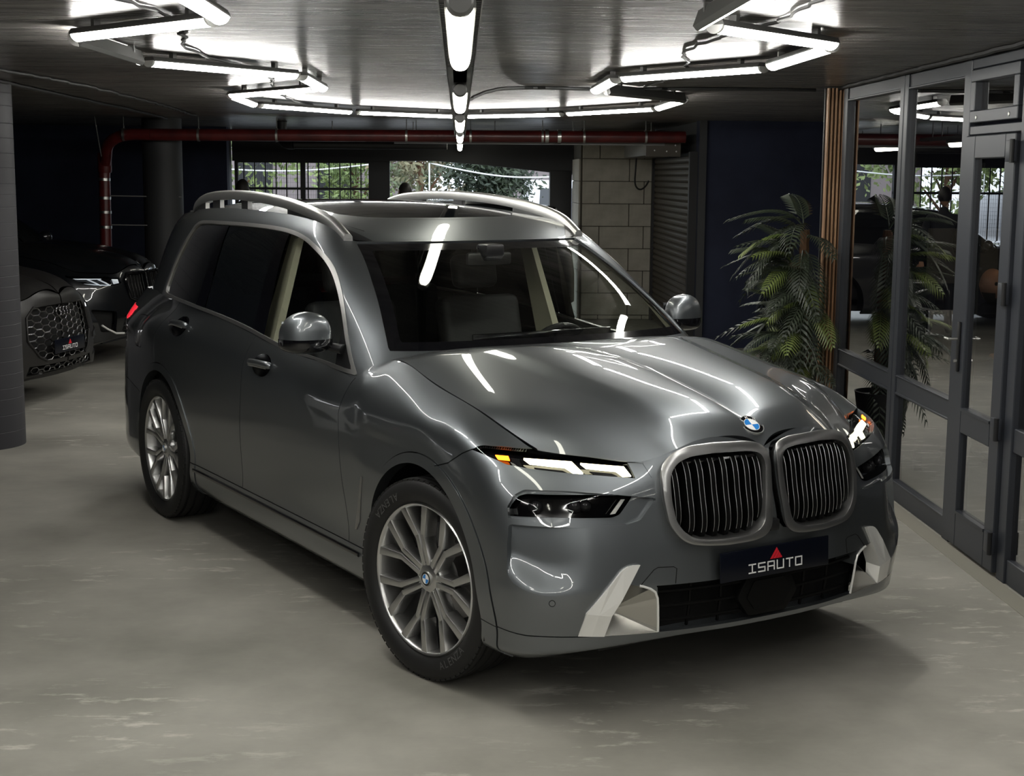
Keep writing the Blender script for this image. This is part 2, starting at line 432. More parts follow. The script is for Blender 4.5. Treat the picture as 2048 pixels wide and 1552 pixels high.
def roof_grid():
    E = curve([(-1.362, .622, 1.622), (-1.42, .652, 1.658), (-1.52, .668, 1.686), (-1.65, .675, 1.703), (-1.9, .677, 1.720), (-2.25, .674, 1.731), (-2.65, .667, 1.735), (-3.05, .652, 1.728), (-3.40, .63, 1.708), (-3.68, .60, 1.682), (-3.86, .54, 1.672)], 160)
    Cn = curve([(-1.265, 0, 1.622), (-1.36, 0, 1.654), (-1.5, 0, 1.694), (-1.75, 0, 1.742), (-2.1, 0, 1.778), (-2.6, 0, 1.790), (-3.2, 0, 1.774), (-3.7, 0, 1.732), (-4.0, 0, 1.692)], 160)
    q = np.linspace(1, 0, 60)
    G = np.zeros((160, 60, 3))
    for k, t in enumerate(q):
        e = t**2.3
        G[:, k, 0] = E[:, 0] * t**2 + Cn[:, 0] * (1 - t**2); G[:, k, 1] = -E[:, 1] * t; G[:, k, 2] = E[:, 2] * e + Cn[:, 2] * (1 - e)
    # front edge follows the windscreen header
    hd = curve([(-1.265, 0, 1.622), (-1.27, .20, 1.622), (-1.29, .42, 1.620), (-1.325, .56, 1.616), (-1.362, .622, 1.622)], 60)
    n = 26
    for k in range(60):
        h = np.array([np.interp(-G[0, k, 1], hd[:, 1], hd[:, i]) for i in range(3)]); dlt = np.array([h[0], -h[1], h[2]]) - G[0, k]
        for i in range(n): G[i, k] += dlt * (1 - i / n)**2
    return G[::-1].copy()
# ------------------------------------------------------------------ car materials
def paint(name, base, metal=.75, rough=.34, flake=True):
    m = mat(name, base, rough=rough, metal=metal, coat=1.0, coat_r=.015)
    bsdf(m).inputs['Coat IOR'].default_value = 1.55
    return m
M_PAINT = paint('grey_metallic_paint', (.168, .182, .193), .92, .40)
M_BLKGLOSS = mat('gloss_black', (.004, .004, .005), rough=.08, coat=.6)
M_BLKSATIN = mat('satin_black', (.010, .010, .011), rough=.38)
M_RUBBER = mat('tyre_rubber', (.012, .012, .012), rough=.55)
M_SEAM = mat('seam_dark', (.002, .002, .002), rough=.9)
M_CHROME = mat('satin_aluminium', (.56, .56, .55), rough=.40, metal=1.0)
M_BRIGHT = mat('bright_silver', (.92, .915, .89), rough=.32, metal=.35)
M_CERIUM = mat('cerium_grey', (.38, .38, .378), rough=.36, metal=1.0)
M_RIM = mat('rim_grey', (.60, .60, .595), rough=.32, metal=1.0)
M_RIMDARK = mat('rim_dark', (.10, .10, .10), rough=.35, metal=.9)
M_DISC = mat('brake_disc', (.30, .29, .28), rough=.4, metal=1.0)
M_PRIV = mat('privacy_glass', (.006, .007, .008), rough=.015, coat=.3)
M_DRL = mat('daylight_strip', (.9, .88, .7), rough=.3, emit=(1.0, .93, .62), es=5.5)
M_AMBER = mat('amber_lamp', (.9, .25, .02), rough=.3, emit=(1.0, .16, .008), es=6.0)
M_RED = mat('red_lamp', (.35, .01, .02), rough=.15, emit=(1.0, .03, .05), es=1.1, coat=1.0)
M_LENS = mat('lamp_inside', (.03, .03, .033), rough=.12, metal=.5)
M_BEIGE = mat('beige_cloth', (.66, .63, .48), rough=.8)
M_CABIN = mat('cabin_black', (.020, .020, .021), rough=.6)
M_WHITE = mat('white_print', (.85, .85, .85), rough=.5)
M_REDP = mat('red_print', (.62, .015, .03), rough=.4)
M_BLUE = mat('enamel_blue', (.03, .22, .62), rough=.15, coat=.5)
M_NAVYPL = mat('plate_navy', (.0025, .0035, .008), rough=.28, spec=.3)
def glass_mat(name, tint, refl=.06, rough=.0, fk=1.6):
    """thin glazing: tinted see-through with a mirror reflection that grows at grazing angles"""
    m = bpy.data.materials.new(name); m.use_nodes = True; nt = m.node_tree; nt.nodes.clear()
    o = nt.nodes.new('ShaderNodeOutputMaterial'); mx = nt.nodes.new('ShaderNodeMixShader'); tr = nt.nodes.new('ShaderNodeBsdfTransparent'); gl = nt.nodes.new('ShaderNodeBsdfGlossy')
    tr.inputs[0].default_value = (*tint, 1); gl.inputs['Roughness'].default_value = rough; gl.inputs[0].default_value = (1, 1, 1, 1)
    lw = nt.nodes.new('ShaderNodeFresnel'); lw.inputs[0].default_value = 1.5
    ad = nt.nodes.new('ShaderNodeMath'); ad.operation = 'MULTIPLY_ADD'; ad.inputs[1].default_value = fk; ad.inputs[2].default_value = refl; ad.use_clamp = True
    ge = nt.nodes.new('ShaderNodeNewGeometry'); inv = nt.nodes.new('ShaderNodeMath'); inv.operation = 'SUBTRACT'; inv.inputs[0].default_value = 1.0; nt.links.new(ge.outputs['Backfacing'], inv.inputs[1])
    mul = nt.nodes.new('ShaderNodeMath'); mul.operation = 'MULTIPLY'; nt.links.new(ad.outputs[0], mul.inputs[0]); nt.links.new(inv.outputs[0], mul.inputs[1])
    nt.links.new(lw.outputs[0], ad.inputs[0]); nt.links.new(mul.outputs[0], mx.inputs[0]); nt.links.new(tr.outputs[0], mx.inputs[1]); nt.links.new(gl.outputs[0], mx.inputs[2]); nt.links.new(mx.outputs[0], o.inputs[0])
    return m
M_WSGLASS = glass_mat('windscreen_glass', (.92, .95, .91), .0, fk=1.2)
M_SIDEGLASS = glass_mat('front_side_glass', (.84, .87, .84), .0, fk=1.3)
M_LAMPGLASS = glass_mat('lamp_glass', (.85, .85, .85), .0, fk=.3)
M_SLAT = mat('slat_black', (.003, .003, .003), rough=.5, spec=.15)
M_SCOOP = mat('scoop_silver', (.50, .49, .46), rough=.25, metal=1.0)

_font_cache = {}
def glyphs(text, size):
    """flat mesh (V2, F, width) of a text line, built from Blender's own font"""
    key = (text, size)
    if key not in _font_cache:
        cu = bpy.data.curves.new('glyph', 'FONT'); cu.body = text; cu.size = size; cu.align_x = 'CENTER'; cu.align_y = 'CENTER'; cu.resolution_u = 3
        ob = bpy.data.objects.new('glyph', cu); COL.objects.link(ob); dg = bpy.context.evaluated_depsgraph_get(); dg.update()
        me = bpy.data.meshes.new_from_object(ob.evaluated_get(dg))
        V = [tuple(v.co) for v in me.vertices]; Fc = [tuple(p.vertices) for p in me.polygons]
        bpy.data.objects.remove(ob); bpy.data.curves.remove(cu); bpy.data.meshes.remove(me)
        _font_cache[key] = (V, Fc)
    return _font_cache[key]

def wheel(parent, loc, s, steer=0.0, name='wheel', detail=True, R=.392, letters=True):
    """s = -1 wheel on the right side (outer face toward -y), +1 left"""
    W_ = empty(name, loc, steer, parent=parent)
    M = Matrix.Rotation(PI / 2, 4, 'X') if s < 0 else Matrix.Rotation(-PI / 2, 4, 'X')     # local z -> outward
    hw = .138
    tp = [(.285, .085), (.298, .104), (.312, .120), (.338, .129), (.362, .126), (.380, .116), (.390, .100)]
    grooves = [.075, .028, -.028, -.075]
    tread = []
    for g in grooves: tread += [(R, g + .008), (R - .010, g + .005), (R - .010, g - .005), (R, g - .008)]
    prof = tp + [(R, .094)] + tread + [(r, -h) for r, h in reversed(tp)]
    ty = MB().lathe(prof, 72, M).build('tyre', M_RUBBER, W_, smooth=True, angle=40)
    # shoulder blocks of the tread
    tb = MB()
    for k in range(72):
        a = 2 * PI * k / 72; Mr = M @ Matrix.Rotation(a, 4, 'Z')
        for sg in (1, -1):
            tb.box((R - .016, -.0125, .096 if sg > 0 else -.1145), (R - .0035, .0125, .1145 if sg > 0 else -.096), Mr)
    tb.build('tread_blocks', M_RUBBER, ty)['kind'] = 'stuff'
    if letters:
        for base, word in ((math.radians(-52), 'ALENZA'), (math.radians(128), 'ALENZA')):
            mb = MB()
            for k, ch in enumerate(word):
                V, Fc = glyphs(ch, .042); an = base + (k - 2.5) * .088
                Mr = M @ Matrix.Rotation(an + PI / 2, 4, 'Z')
                mb.add([tuple(Mr @ Vector((v[0], v[1] - .333, .1305 - abs(v[1]) * .04))) for v in V], Fc)
            mb.build('sidewall_lettering', mat('tyre_letter', (.085, .085, .085), .5), ty)
    rp = [(.296, .098), (.2985, .105), (.293, .111), (.286, .107), (.282, .094), (.272, .02), (.265, -.11), (.290, -.125)]
    MB().lathe(rp, 64, M).build('rim', M_RIM, W_, smooth=True, angle=50)
    MB().lathe([(.001, -.045), (.150, -.045), (.178, -.046), (.178, -.062), (.150, -.062)], 40, M).build('brake_disc', M_DISC, W_, smooth=True)
    cal = MB()
    for k in range(7):
        a0 = .25 + k * .16; cal.box((.115, -.03, -.03), (.205, .03, .01), M @ Matrix.Rotation(a0 + PI * .5, 4, 'Z'))
    cal.build('brake_caliper', M_RIMDARK, W_)
    MB().lathe([(.0, -.06), (.25, -.07), (.255, -.09)], 32, M).build('wheel_back', M_BLKSATIN, W_, smooth=True)
    # seven Y spokes
    def strip(p0, p1, w0, w1, z0, z1, depth):
        p0 = Vector(p0); p1 = Vector(p1); d = (p1 - p0).normalized(); n = Vector((-d.y, d.x))
        T = [(p0 - n * w0, z0), (p0 + n * w0, z0), (p1 + n * w1, z1), (p1 - n * w1, z1)]
        Bt = [(p0 - n * w0 * 1.35, z0 - depth), (p0 + n * w0 * 1.35, z0 - depth), (p1 + n * w1 * 1.35, z1 - depth), (p1 - n * w1 * 1.35, z1 - depth)]
        V = [(p.x, p.y, z) for p, z in T] + [(p.x, p.y, z) for p, z in Bt]
        return V, [(0, 3, 2, 1), (4, 5, 6, 7), (0, 1, 5, 4), (1, 2, 6, 5), (2, 3, 7, 6), (3, 0, 4, 7)]
    first = None
    off = .71
    for k in range(7):
        a = off + 2 * PI * k / 7
        if first is None:
            mb = MB()
            for sg in (-1, 1):
                V, Fc = strip((.050, sg * .0135), (.172, sg * .0165), .0100, .0115, .084, .096, .05)
                mb.add([tuple(M @ Vector(v)) for v in V], Fc)
                aa = math.radians(sg * 14.0)
                V, Fc = strip((.164, sg * .0165), (.289 * math.cos(aa), .289 * math.sin(aa)), .0125, .0165, .095, .106, .055)
                mb.add([tuple(M @ Vector(v)) for v in V], Fc)
            first = mb.build('spoke', M_RIM, W_, bevel=.0025, seg=2)
            mb = MB(); V, Fc = strip((.052, 0), (.168, 0), .006, .008, .074, .086, .03); mb.add([tuple(M @ Vector(v)) for v in V], Fc)
            gr = mb.build('spoke_groove', M_RIMDARK, first)
            ax = M.to_3x3() @ Vector((0, 0, 1))
            base_a = a
        else:
            sp = first.copy(); COL.objects.link(sp); sp.parent = W_
            sp.rotation_mode = 'AXIS_ANGLE'; sp.rotation_axis_angle = (a - base_a, *ax)
            g2 = gr.copy(); COL.objects.link(g2); g2.parent = sp
    first.rotation_mode = 'AXIS_ANGLE'; first.rotation_axis_angle = (0, *ax)
    MB().lathe([(.0, .088), (.036, .088), (.048, .084), (.070, .078), (.080, .060), (.080, .0)], 40, M).build('hub', M_RIM, W_, smooth=True, angle=30)
    for k in range(5):
        a = k * 2 * PI / 5 + .4
        MB().lathe([(.0, .0815), (.0085, .0815), (.0105, .078), (.0125, .0825), (.0135, .080)], 12, M @ Matrix.Translation((.056 * math.cos(a), .056 * math.sin(a), 0))).build('wheel_bolt', M_RIMDARK, W_, smooth=True)
    roundel(W_, M @ Matrix.Translation((0, 0, .0885)), .030, letters=False, name='hub_cap')
    return W_
def roundel(parent, M, r, letters=True, name='roundel'):
    base = MB().lathe([(0, .004), (r * .90, .004), (r * .93, .0065), (r * .985, .0065), (r, .003), (r, -.003)], 40, M).build(name, M_CHROME, parent, smooth=True, angle=30)
    MB().lathe([(0, .0052), (r * .91, .0052), (r * .91, .004)], 40, M).build('black_ring', M_BLKGLOSS, base, smooth=True, angle=30)
    MB().lathe([(r * .60, .0054), (r * .60, .0068), (r * .64, .0068), (r * .64, .0054)], 40, M).build('silver_ring', M_BRIGHT, base, smooth=True, angle=30)
    for q in range(4):
        V = [(0, 0, .0062)] + [(r * .60 * math.cos(q * PI / 2 + t * PI / 16), r * .60 * math.sin(q * PI / 2 + t * PI / 16), .0062) for t in range(9)]
        mb = MB(); mb.add([tuple(M @ Vector(v)) for v in V], [(0, i, i + 1) for i in range(1, 9)])
        mb.build('quarter_field', M_BLUE if q in (1, 3) else M_WHITE, base)
    if letters:
        mb = MB()
        for ch, an in (('B', 140), ('M', 90), ('W', 40)):
            V, Fc = glyphs(ch, r * .36); t = math.radians(an - 90)
            Mr = M @ Matrix.Rotation(t, 4, 'Z')
            mb.add([tuple(Mr @ Vector((v[0], v[1] + r * .77, .0058))) for v in V], Fc)
        mb.build('letters', M_WHITE, base)
    return base
STROKE = {'I': [[(0, 1), (1, 1)], [(.5, 1), (.5, 0)], [(0, 0), (1, 0)]], 'S': [[(1, 1), (0, 1), (0, .5), (1, .5), (1, 0), (0, 0)]],
          'A': [[(0, 0), (0, 1), (1, 1), (1, 0)], [(0, .45), (1, .45)]], 'U': [[(0, 1), (0, 0), (1, 0), (1, 1)]], 'T': [[(0, 1), (1, 1)], [(.5, 1), (.5, 0)]], 'O': [[(0, 0), (0, 1), (1, 1), (1, 0), (0, 0)]]}
def dealer_plate(parent, M, w=.52, h=.112):
    """dark plate facing local +x, local y to the viewer's left ... built in (y,z) then moved by M"""
    pl = MB().box((-.006, -w / 2, -h / 2), (0, w / 2, h / 2), M).build('number_plate', M_NAVYPL, parent, bevel=.003)
    mb = MB(); x0 = -.128 * w / .52; cw = .030 * w / .52; gp = .0145 * w / .52; ch = .030 * w / .52; t = .0048 * w / .52; zb = -.035 * w / .52
    for k, c in enumerate('ISAUTO'):
        ox = x0 + k * (cw + gp)
        for pl_ in STROKE[c]:
            for (a, b) in zip(pl_[:-1], pl_[1:]):
                ya, za, yb, zb2 = ox + a[0] * cw, zb + a[1] * ch, ox + b[0] * cw, zb + b[1] * ch
                mb.box((.0002, min(ya, yb) - t / 2, min(za, zb2) - t / 2), (.0012, max(ya, yb) + t / 2, max(za, zb2) + t / 2), M)
    mb.build('lettering', M_WHITE, pl)
    mb = MB(); sc = w / .52
    # red triangle cut into slanting strips
    top = Vector((.003 * sc, .044 * sc)); L_ = Vector((-.028 * sc, .004 * sc)); R_ = Vector((.030 * sc, .004 * sc))
    for k in range(4):
        f0 = k / 4 + .0; f1 = (k + 1) / 4 - .045
        a0 = L_.lerp(R_, f0); a1 = L_.lerp(R_, f1)
        b0 = top.lerp(R_, max(0, f0 - .0)) if False else L_.lerp(top, 1 - (1 - 0) * 0)
        # strips run parallel to the left edge
        def edge(f):
            p = L_.lerp(R_, f); d = top - L_
            # intersection of p + s*d with the right edge top->R
            e = R_ - top; den = d.x * e.y - d.y * e.x; q = top - p; s_ = (q.x * e.y - q.y * e.x) / den
            return p, p + d * s_
        p0, q0 = edge(f0); p1, q1 = edge(f1)
        mb.prism([M @ Vector((.0002, p0.x, p0.y)), M @ Vector((.0002, p1.x, p1.y)), M @ Vector((.0002, q1.x, q1.y)), M @ Vector((.0002, q0.x, q0.y))], (M.to_3x3() @ Vector((.001, 0, 0))))
    mb.build('triangle_emblem', M_REDP, pl)
    return pl

_d = lambda pts, n: [tuple(p) for p in curve(pts, n)]
DLO = _d([(-.713, 1.084), (-1.1, 1.098), (-1.55, 1.120), (-1.84, 1.150), (-2.4, 1.192), (-3.06, 1.215), (-3.30, 1.223)], 24) + _d([(-3.36, 1.228), (-3.395, 1.245), (-3.400, 1.285)], 6) + _d([(-3.36, 1.385), (-3.29, 1.48), (-3.215, 1.568)], 6) + _d([(-3.15, 1.630), (-3.10, 1.650), (-3.03, 1.660)], 6) + _d([(-2.9, 1.664), (-2.523, 1.668), (-2.2, 1.668), (-1.866, 1.660), (-1.64, 1.638), (-1.45, 1.597), (-1.273, 1.530), (-1.15, 1.455), (-1.02, 1.350), (-.90, 1.235), (-.80, 1.145), (-.725, 1.090)], 50)
P_ULAMP = [(.950, .949), (.935, .960), (.918, .966), (.862, .964), (.776, .955), (.673, .946), (.534, .930), (.488, .922), (.470, .874), (.523, .874), (.64, .885), (.738, .893), (.838, .905), (.894, .915), (.923, .932)]
P_UTRIM = [(.534, .94), (.40, .94), (.40, .86), (.523, .86)]
P_LREC = [(.931, .742), (.929, .782), (.906, .822), (.876, .840), (.761, .838), (.605, .823), (.466, .805), (.528, .731), (.575, .720), (.779, .730)]
P_LLAMP = [(.940, .750), (.922, .79), (.898, .822), (.873, .831), (.70, .829), (.541, .817), (.593, .753), (.621, .745), (.806, .751)]
P_CURT = [(.933, .722), (.941, .652), (.945, .551), (.937, .522), (.907, .496), (.86, .482), (.792, .484), (.70, .50), (.63, .55), (.60, .62), (.62, .695), (.68, .712), (.80, .718)]
P_KIDO = [(.013, .90), (.02, .952), (.045, .973), (.10, .984), (.245, .989), (.345, .984), (.405, .966), (.447, .925), (.460, .893), (.463, .815), (.450, .720), (.415, .668), (.377, .646), (.32, .637), (.233, .631), (.118, .634), (.06, .645), (.030, .675), (.017, .79)]
P_KIDI = [(.040, .90), (.050, .930), (.070, .944), (.12, .951), (.255, .954), (.345, .947), (.392, .930), (.420, .900), (.429, .870), (.432, .80), (.422, .730), (.398, .693), (.362, .668), (.31, .660), (.234, .656), (.125, .660), (.085, .675), (.064, .70), (.050, .79)]
P_KID = [(w_ + (.23 - w_) * .06 - .012, z_ + (.81 - z_) * .06) for w_, z_ in P_KIDO]
P_INT = [(-.05, .503), (.30, .501), (.480, .500), (.476, .439), (.466, .327), (-.05, .327)]
P_BLADE = [(.543, .579), (.586, .576), (.615, .558), (.732, .421), (.750, .335), (.662, .329), (.645, .407)]
P_WEDGE = [(.586, .512), (.532, .502), (.489, .480), (.476, .439), (.465, .327), (.662, .329), (.645, .407)]

def build_suv():
    root = empty('suv', (.714, 5.815, 0), math.radians(-60.29), 'large grey metallic sport utility vehicle parked in the middle of the garage', 'car')
    GL = lower_ring(); GU = upper_ring(); GH = hood_grid(); GR = roof_grid()
    LOW = GS(GL)
    fmask = (GL[..., 0] > .25)
    def F(w, z, off=0.0):
        p, n = LOW.at(1, 2, -w, z, fmask); return p + n * off
    def FN(w, z): return LOW.at(1, 2, -w, z, fmask)
    smask = (GL[..., 0] < .45) & (np.abs(GL[..., 1]) > .6)
    def S(x, z, off=0.0):
        p, n = LOW.at(0, 2, x, z, smask); return p + n * off
    R = Sheet.grid(GL); U = Sheet.grid(GU)
    # let the pillar foot and the fender top shade into each other
    NL = R.N.reshape(GL.shape); NU = U.N.reshape(GU.shape); NU0 = NU[:, 0].copy()
    for i in range(GL.shape[0]):
        xt = GL[i, -1, 0]; ws_ = float(np.interp(xt, [-.82, -.74, -.60, -.50], [0, 1, 1, 0]))
        if ws_ <= 0: continue
        k = int(np.argmin(np.linalg.norm(GU[:, 0] - GL[i, -1], axis=1))); nb = NL[i, -1] + NU0[k]; nb = nb / np.linalg.norm(nb)
        for j in range(14):
            w_ = ws_ * (1 - j / 14)**2; v = NL[i, -1 - j] * (1 - w_) + nb * w_; NL[i, -1 - j] = v / np.linalg.norm(v)
    for k in range(GU.shape[0]):
        xt = GU[k, 0, 0]; ws_ = float(np.interp(xt, [-.82, -.74, -.62, -.60], [0, 1, 1, 0])) if GU[k, 0, 1] < -.70 else 0
        if ws_ <= 0: continue
        i = int(np.argmin(np.linalg.norm(GL[:, -1] - GU[k, 0], axis=1))); nb = NL[i, -1]
        for j in range(10):
            w_ = ws_ * (1 - j / 10)**2; v = NU[k, j] * (1 - w_) + nb * w_; NU[k, j] = v / np.linalg.norm(v)
    R.N = NL.reshape(-1, 3); U.N = NU.reshape(-1, 3)
    foot = lambda p: -.84 < p[0] < -.54 and p[2] > 1.05 and abs(p[1]) > .74
    BIG = 1.0
    def fd(poly):      # front projection level set
        def f(V):
            out = np.full(len(V), BIG); k = V[:, 0] > .28
            out[k] = sd_poly(np.stack([-V[k, 1], V[k, 2]], 1), poly); return out
        return f
    def fl(line, g, lo=-9, hi=9):   # side projection band
        def f(V):
            out = np.full(len(V), BIG); k = (V[:, 0] > lo) & (V[:, 0] < hi) & (V[:, 1] < -.55)
            out[k] = sd_line(V[k][:, [0, 2]], line) - g; return out
        return f
    def fs(line, g, sgn, lo=-9, hi=9):   # one border of that band
        def f(V):
            out = np.full(len(V), BIG); k = (V[:, 0] > lo) & (V[:, 0] < hi) & (V[:, 1] < -.55)
            d = ssd_line(V[k][:, [0, 2]], line) * sgn; out[k] = np.where(np.abs(d) < .06, d - g, np.sign(d) * .06); return out
        return f
    def circ(cx, cz, r):
        def f(V):
            d = np.hypot(V[:, 0] - cx, V[:, 2] - cz) - r
            return np.where(V[:, 1] < -.55, d, BIG)
        return f
    fa_in, fa_out = circ(-.045, .383, .452), circ(-.020, .368, .512)
    ra_in, ra_out = circ(-3.112, .383, .447), circ(-3.10, .372, .502)
    arch_g = .002
    SL = {'door_front': ([(-.713, 1.088), (-.735, 1.01), (-.765, .93), (-.757, .834), (-.735, .65), (-.72, .56), (-.705, .385)], .0026, -9, 9),
          'door_b': ([(-1.837, 1.16), (-1.863, .972), (-1.921, .50), (-1.925, .385)], .0028, -9, 9),
          'door_rear': ([(-3.02, 1.225), (-3.10, 1.12), (-3.19, .98), (-3.185, .86)], .0028, -9, 9),
          'sill': ([(-2.66, .385), (-.50, .385)], .0024, -2.7, -.45),
          'bump': ([(.325, .955), (.275, .931), (.192, .882), (.10, .855)], .0022, -.2, .5),
          'flap': (round_poly([(-3.46, 1.10), (-3.66, 1.10), (-3.66, .92), (-3.46, .92)], .05) + [(-3.51, 1.10)], .002, -3.8, -3.3),
          'rbump': ([(-3.50, .66), (-3.8, .70), (-4.4, .70)], .0022, -4.4, -3.5)}
    seams = {k: fl(*v) for k, v in SL.items()}
    lipz = lambda V: V[:, 2] - .332 - .02 * np.clip((.6 - V[:, 0]) / .2, 0, 1)
    lipm = lambda V: (V[:, 0] > .38)
    seams['lip'] = lambda V: np.where(lipm(V), np.abs(lipz(V)) - .0020, BIG)
    arch_seam = lambda V: np.minimum(np.abs(fa_out(V)), np.abs(ra_out(V))) - .0020
    cuts = [fa_in, ra_in] + [fs(l, g, sg, lo, hi) for (l, g, lo, hi) in SL.values() for sg in (1, -1)]
    cuts += [lambda V: np.where(lipm(V), lipz(V) - .0020, BIG), lambda V: np.where(lipm(V), lipz(V) + .0020, BIG)]
    cuts += [lambda V: fa_out(V) - .0020, lambda V: fa_out(V) + .0020, lambda V: ra_out(V) - .0020, lambda V: ra_out(V) + .0020]
    front_polys = {'ul': P_ULAMP, 'ut': P_UTRIM, 'lr': round_poly(P_LREC, .008), 'll': round_poly(P_LLAMP, .008), 'cu': round_poly(P_CURT, .012), 'ki': P_KID, 'in': P_INT, 'bl': P_BLADE, 'we': P_WEDGE}
    ff = {k: fd(p) for k, p in front_polys.items()}
    HND = ((-1.64, 1.028), (-2.83, 1.102))
    def hndf(V):
        d = np.minimum(*[(np.hypot((V[:, 0] - a) / .105, (V[:, 2] - b) / .052) - 1) * .05 for a, b in HND])
        return np.where((V[:, 1] < -.8) & (V[:, 0] < -1), d, BIG)
    for f in cuts + [hndf] + list(ff.values()): R.cut(f)
    c = R.centers()
    inside = {k: f(c) < 0 for k, f in ff.items()}
    fai, rai, fao, rao = fa_in(c), ra_in(c), fa_out(c), ra_out(c)
    sm = {k: f(c) < 0 for k, f in seams.items()}
    gap = np.zeros(len(c), bool)
    for k in sm: gap |= sm[k]
    gap |= (arch_seam(c) < 0) & (fai > 0) & (rai > 0)
    dead = (fai < 0) | (rai < 0) | (hndf(c) < 0)
    taken = dead.copy()
    def grab(mask):
        nonlocal taken
        m = mask & ~taken; taken |= m; return R.take(m)
    pieces = {}
    pieces['ut'] = grab(inside['ul'] & inside['ut']); pieces['ul'] = grab(inside['ul']); pieces['ll'] = grab(inside['ll'] & inside['lr']); pieces['lr'] = grab(inside['lr']); pieces['cu'] = grab(inside['cu'])
    grab(inside['ki']); grab(inside['in']); grab(inside['bl']); grab(inside['we'])
    seam = grab(gap & (c[:, 2] > .24))
    pieces['ftrim'] = grab((fao < 0)); pieces['rtrim'] = grab((rao < 0))
    x, z = c[:, 0], c[:, 2]
    xb = np.interp(z, [.80, .855, .882, .931, .955], [.06, .10, .192, .275, .325])
    low = (x > .38) & (z < .332 + .02 * np.clip((.6 - x) / .2, 0, 1))
    pieces['lip'] = grab(low)
    pieces['bumper'] = grab((x > xb) & (x > .06) & ((z < .955) | (x > .42)) & (z < 1.02))
    xd = np.interp(z, [.385, .56, .65, .834, .93, 1.01, 1.088], [-.705, -.72, -.735, -.757, -.765, -.735, -.713])
    pieces['sill'] = grab((z < .385) & (x < -.3) & (x > -2.9))
    pieces['fender'] = grab(x > xd)
    xB = np.interp(z, [.385, .50, .972, 1.16], [-1.925, -1.921, -1.863, -1.837])
    pieces['fdoor'] = grab(x > xB)
    xR = np.interp(z, [.3, .86, .98, 1.12, 1.225], [-3.185, -3.185, -3.19, -3.10, -3.02])
    pieces['rdoor'] = grab(x > xR)
    fp = round_poly([(-3.46, 1.10), (-3.66, 1.10), (-3.66, .92), (-3.46, .92)], .05)
    pieces['flap'] = grab((sd_poly(c[:, [0, 2]], fp) < 0) & (c[:, 1] < -.5))
    tl = sd_poly(c[:, [0, 2]], [(-3.80, 1.13), (-4.4, 1.13), (-4.4, 1.05), (-3.84, 1.06)]) < 0
    pieces['tail'] = grab(tl & (np.abs(c[:, 1]) > .30))
    zr = np.interp(-x, [3.5, 3.8, 4.4], [.66, .70, .70])
    pieces['rbumper'] = grab((z < zr) & (x < -3.4))
    pieces['quarter'] = grab(np.ones(len(c), bool))
    names = {'fender': 'front_fender', 'fdoor': 'front_door', 'rdoor': 'rear_door', 'sill': 'sill_panel', 'ftrim': 'wheel_arch_trim', 'rtrim': 'wheel_arch_trim', 'flap': 'fuel_flap'}
    for k, nm in names.items():
        p = pieces[k].lip(.014, skip=foot)
        if k in ('ftrim', 'rtrim'): p = pieces[k].off(.004).lip(.05)
        for sh in (p, p.mir()):
            if k == 'flap' and sh is not p:
                continue
            sh.obj(nm, M_PAINT, root)
    q = pieces['quarter'].lip(.012); q2 = q.mir().join(pieces['flap'].mir()); q.obj('rear_quarter_panel', M_PAINT, root); q2.obj('rear_quarter_panel', M_PAINT, root)
    for sh in (pieces['tail'], pieces['tail'].mir()): sh.off(-.012).lip(-.01).obj('tail_lamp_back', M_SEAM, root); sh.off(.003).lip(.01).obj('tail_lamp', M_RED, root)  # black sheet added behind each lamp to block its red glow inwards
    b = pieces['bumper'].lip(.085, skip=lambda p: abs(p[1]) < 1e-4); bo = b.join(b.mir()).obj('front_bumper', M_PAINT, root)
    b = pieces['rbumper'].lip(.014, skip=lambda p: abs(p[1]) < 1e-4); b.join(b.mir()).obj('rear_bumper', M_PAINT, root)
    b = pieces['lip'].lip(.02, skip=lambda p: abs(p[1]) < 1e-4); b.join(b.mir()).obj('front_lip', M_PAINT, root)
    b = seam.off(-.009); b.join(b.mir()).obj('panel_gaps', M_SEAM, root)
    # air curtain dents, pushed inwards and fading toward the middle
    cu = pieces['cu']; wv = -cu.V[:, 1]; sdv = sd_poly(np.stack([wv, cu.V[:, 2]], 1), front_polys['cu'])
    t = np.clip((wv - .70) / .22, 0, 1); t = t * t * (3 - 2 * t)
    soft = [(.950, .515), (.907, .494), (.86, .480), (.792, .482), (.70, .498), (.628, .55), (.598, .62), (.618, .70)]
    e = np.clip(sd_line(np.stack([wv, cu.V[:, 2]], 1), soft) / .12, 0, 1); e = e * e * (3 - 2 * e)
    d = .052 * t * e
    cu.V = cu.V - np.stack([np.ones(len(d)), np.zeros(len(d)), np.zeros(len(d))], 1) * d[:, None]
    acc = np.zeros_like(cu.V)
    for f in cu.F:
        f = list(f); n = np.cross(cu.V[f[1]] - cu.V[f[0]], cu.V[f[2]] - cu.V[f[0]])
        if len(f) > 3: n = n + np.cross(cu.V[f[2]] - cu.V[f[0]], cu.V[f[3]] - cu.V[f[0]])
        for i in f: acc[i] += n
    cu.N = acc / (np.linalg.norm(acc, axis=1, keepdims=True) + 1e-12)
    for sh in (cu, cu.mir()): sh.obj('air_curtain', M_PAINT, bo)
    # hood
    Hs = Sheet.grid(GH)
    gapf = lambda V: np.minimum(sd_line(V[:, :2] * [1, -1], curve([(-.60, .816), (-.53, .813), (-.45, .815), (-.22, .830), (0, .834), (.167, .830), (.29, .808), (.37, .783), (.44, .758)], 40)), 9) - .005
    Hs.cut(gapf); hc = Hs.centers(); Hs.drop(gapf(hc) < 0)
    h = Hs.lip(.02, skip=lambda p: abs(p[1]) < 1e-4); h.join(h.mir()).obj('hood', M_PAINT, root)
